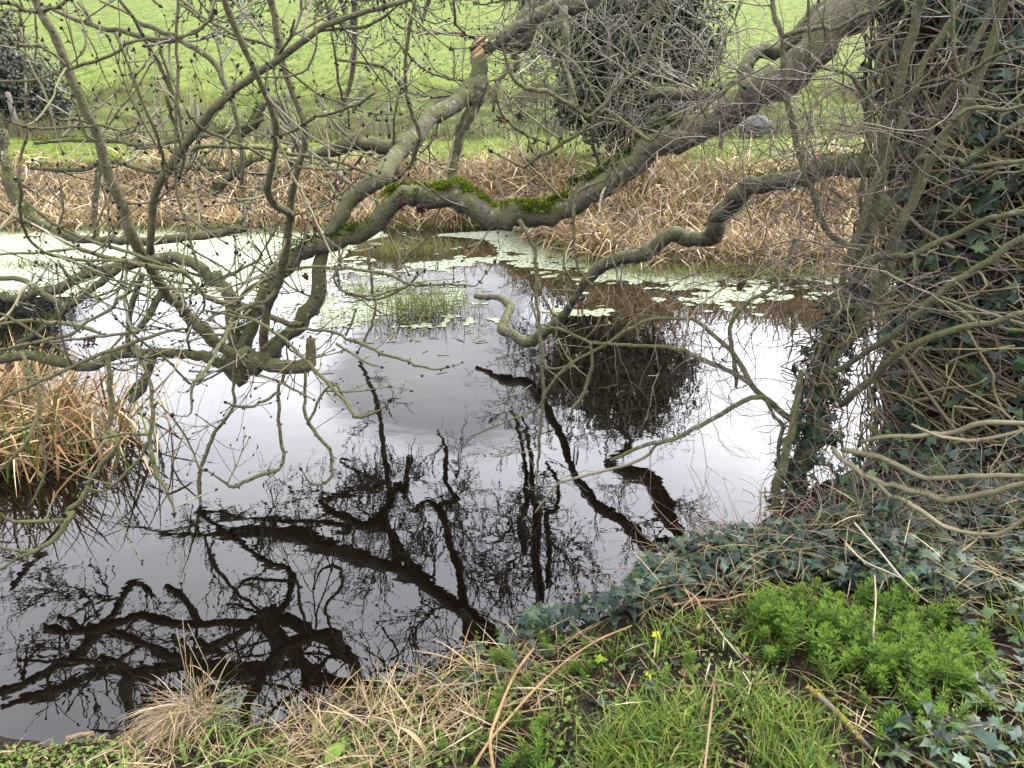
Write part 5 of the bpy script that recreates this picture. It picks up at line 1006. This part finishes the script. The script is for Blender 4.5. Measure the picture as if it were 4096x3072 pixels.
# leaves
LT = np.array([[0, -.5, 0], [.22, -.35, .03], [.38, -.05, .05], [.26, .3, .03], [0, .62, -.06], [-.26, .3, .03], [-.38, -.05, .05], [-.22, -.35, .03], [0, 0, -.03]])
LFc = [[(8, i, (i + 1) % 8) for i in range(8)]]
def leaf(name, label, px, size, col, lift=.03, cat='leaf', m_=GREEN, group=None, tv=LT, tf=LFc, nor=None):
    g = ground_hit(*px); mb = MB(); n_ = nrm(np.array([[rng.normal(0, .25), -.35, 1.]])) if nor is None else nrm(np.array([nor], float))
    inst(mb, tv, tf, [g + up_ * lift], frames(n_), np.array([size]), [col]); return tag(mb.build(name, m_), label, cat, group)
leaf('yellow_leaf', 'larger yellow maple-like leaf lying on black soil', H_(2010, 855), .050, (.42, .36, .02), .03, tv=IV, tf=IF)
leaf('yellow_leaf', 'small greenish yellow leaf below the larger yellow one', H_(1965, 1095), .04, (.27, .30, .03), .02, tv=IV, tf=IF)
leaf('yellow_leaf', 'lime green lobed leaf beside the cleavers in straw', H_(1650, 1010), .055, (.15, .24, .02), .03, tv=IV, tf=IF)
leaf('dock_leaf', 'broad oval green dock leaf at the bottom edge right of the tussock', G2(2120, 1620), .075, (.10, .17, .025), .04)
leaf('dead_leaf', 'curled tan dead leaf on the soil above the reddish stick', I_(90, 1075), .06, (.17, .11, .06), .02, m_=DRY)
for (nm, lab, px, Ln, wd, az, t0, t1, col) in (('bent_blade', 'pale pinkish bent dry blade arching upward at the bottom', H_(280, 1520), .20, .022, .9, .9, 2.0, (.30, .22, .16)), ('bent_blade', 'tan dry blade curling down beside the pinkish one', H_(570, 1590), .15, .02, -1.2, .2, 1.6, (.24, .17, .10))):
    g = ground_hit(*px); mb = MB(); blades(mb, [g], Ln, wd, az, t0, t1, col, 8); tag(mb.build(nm, DRY), lab, 'dry blade')
# tussock
g = ground_hit(*G2(1180, 1440)); mb = MB(); n = 420; az = np.where(U(0, 1, n) < .75, math.pi + .6 + rng.normal(0, .55, n), U(0, 6.28, n))
b_ = g + np.stack([rng.normal(.02, .045, n), rng.normal(.03, .03, n), U(.02, .10, n)], 1); blades(mb, b_, U(.10, .30, n), U(.002, .0045, n), az, U(.5, 1.2, n), U(1.6, 2.7, n), pick(ST, n), 6, roll=.6)
for k_ in range(9):
    q = g + np.array([rng.normal(.05, .02), rng.normal(.05, .02), .08]); hgt = U(.30, .5) if k_ < 4 else U(.12, .25); tube(mb, [q, q + (rng.normal(0, .015), 0, hgt * .5), q + (rng.normal(-.02, .03), 0, hgt)], [.0022, .0018, .001], 4, (.22, .18, .10))
tus = tag(mb.build('grass_tussock', DRY), 'straw coloured grass tussock with tall dry stalks at the water edge', 'tussock')
mb = MB(); n = 34; blades(mb, g + np.stack([rng.normal(.06, .05, n), rng.normal(.0, .05, n), np.zeros(n)], 1), U(.14, .32, n), U(.004, .008, n), U(.3, 2.6, n), U(.1, .8, n), U(1.2, 2.2, n), pick(GG, n), 6, roll=.6); mb.build('green_blades', GRASS, tus)
mb = MB()
for (px, Ln, wd, az) in ((G2(1300, 1470), .10, .024, -1.2), (G2(1430, 1560), .17, .022, 1.3), (G2(1500, 1620), .15, .024, 1.7), (G2(1250, 1600), .14, .02, .4), (G2(1650, 1570), .13, .02, 1.2), (G2(1350, 1650), .12, .02, 2.0), (G2(1180, 1640), .1, .018, -.6)):
    q = ground_hit(*px); blades(mb, [q + up_ * .01], Ln, wd, az, .7, 1.5, pick([(.07, .13, .025), (.10, .16, .03)], 1)[0], 7)
tag(mb.build('broadleaf_weed', GREEN), 'low rosette of broad strap shaped green leaves below the tussock', 'weed')
# rotting stick at the water edge, lower left
dstem('rotten_stick', 'stubby brown rotten stick at the lower left waterline', [G2(420, 1480), G2(500, 1455), G2(590, 1440)], [.02, .025, .02], .013, (.11, .075, .045), 'stick', None, WOOD, False)
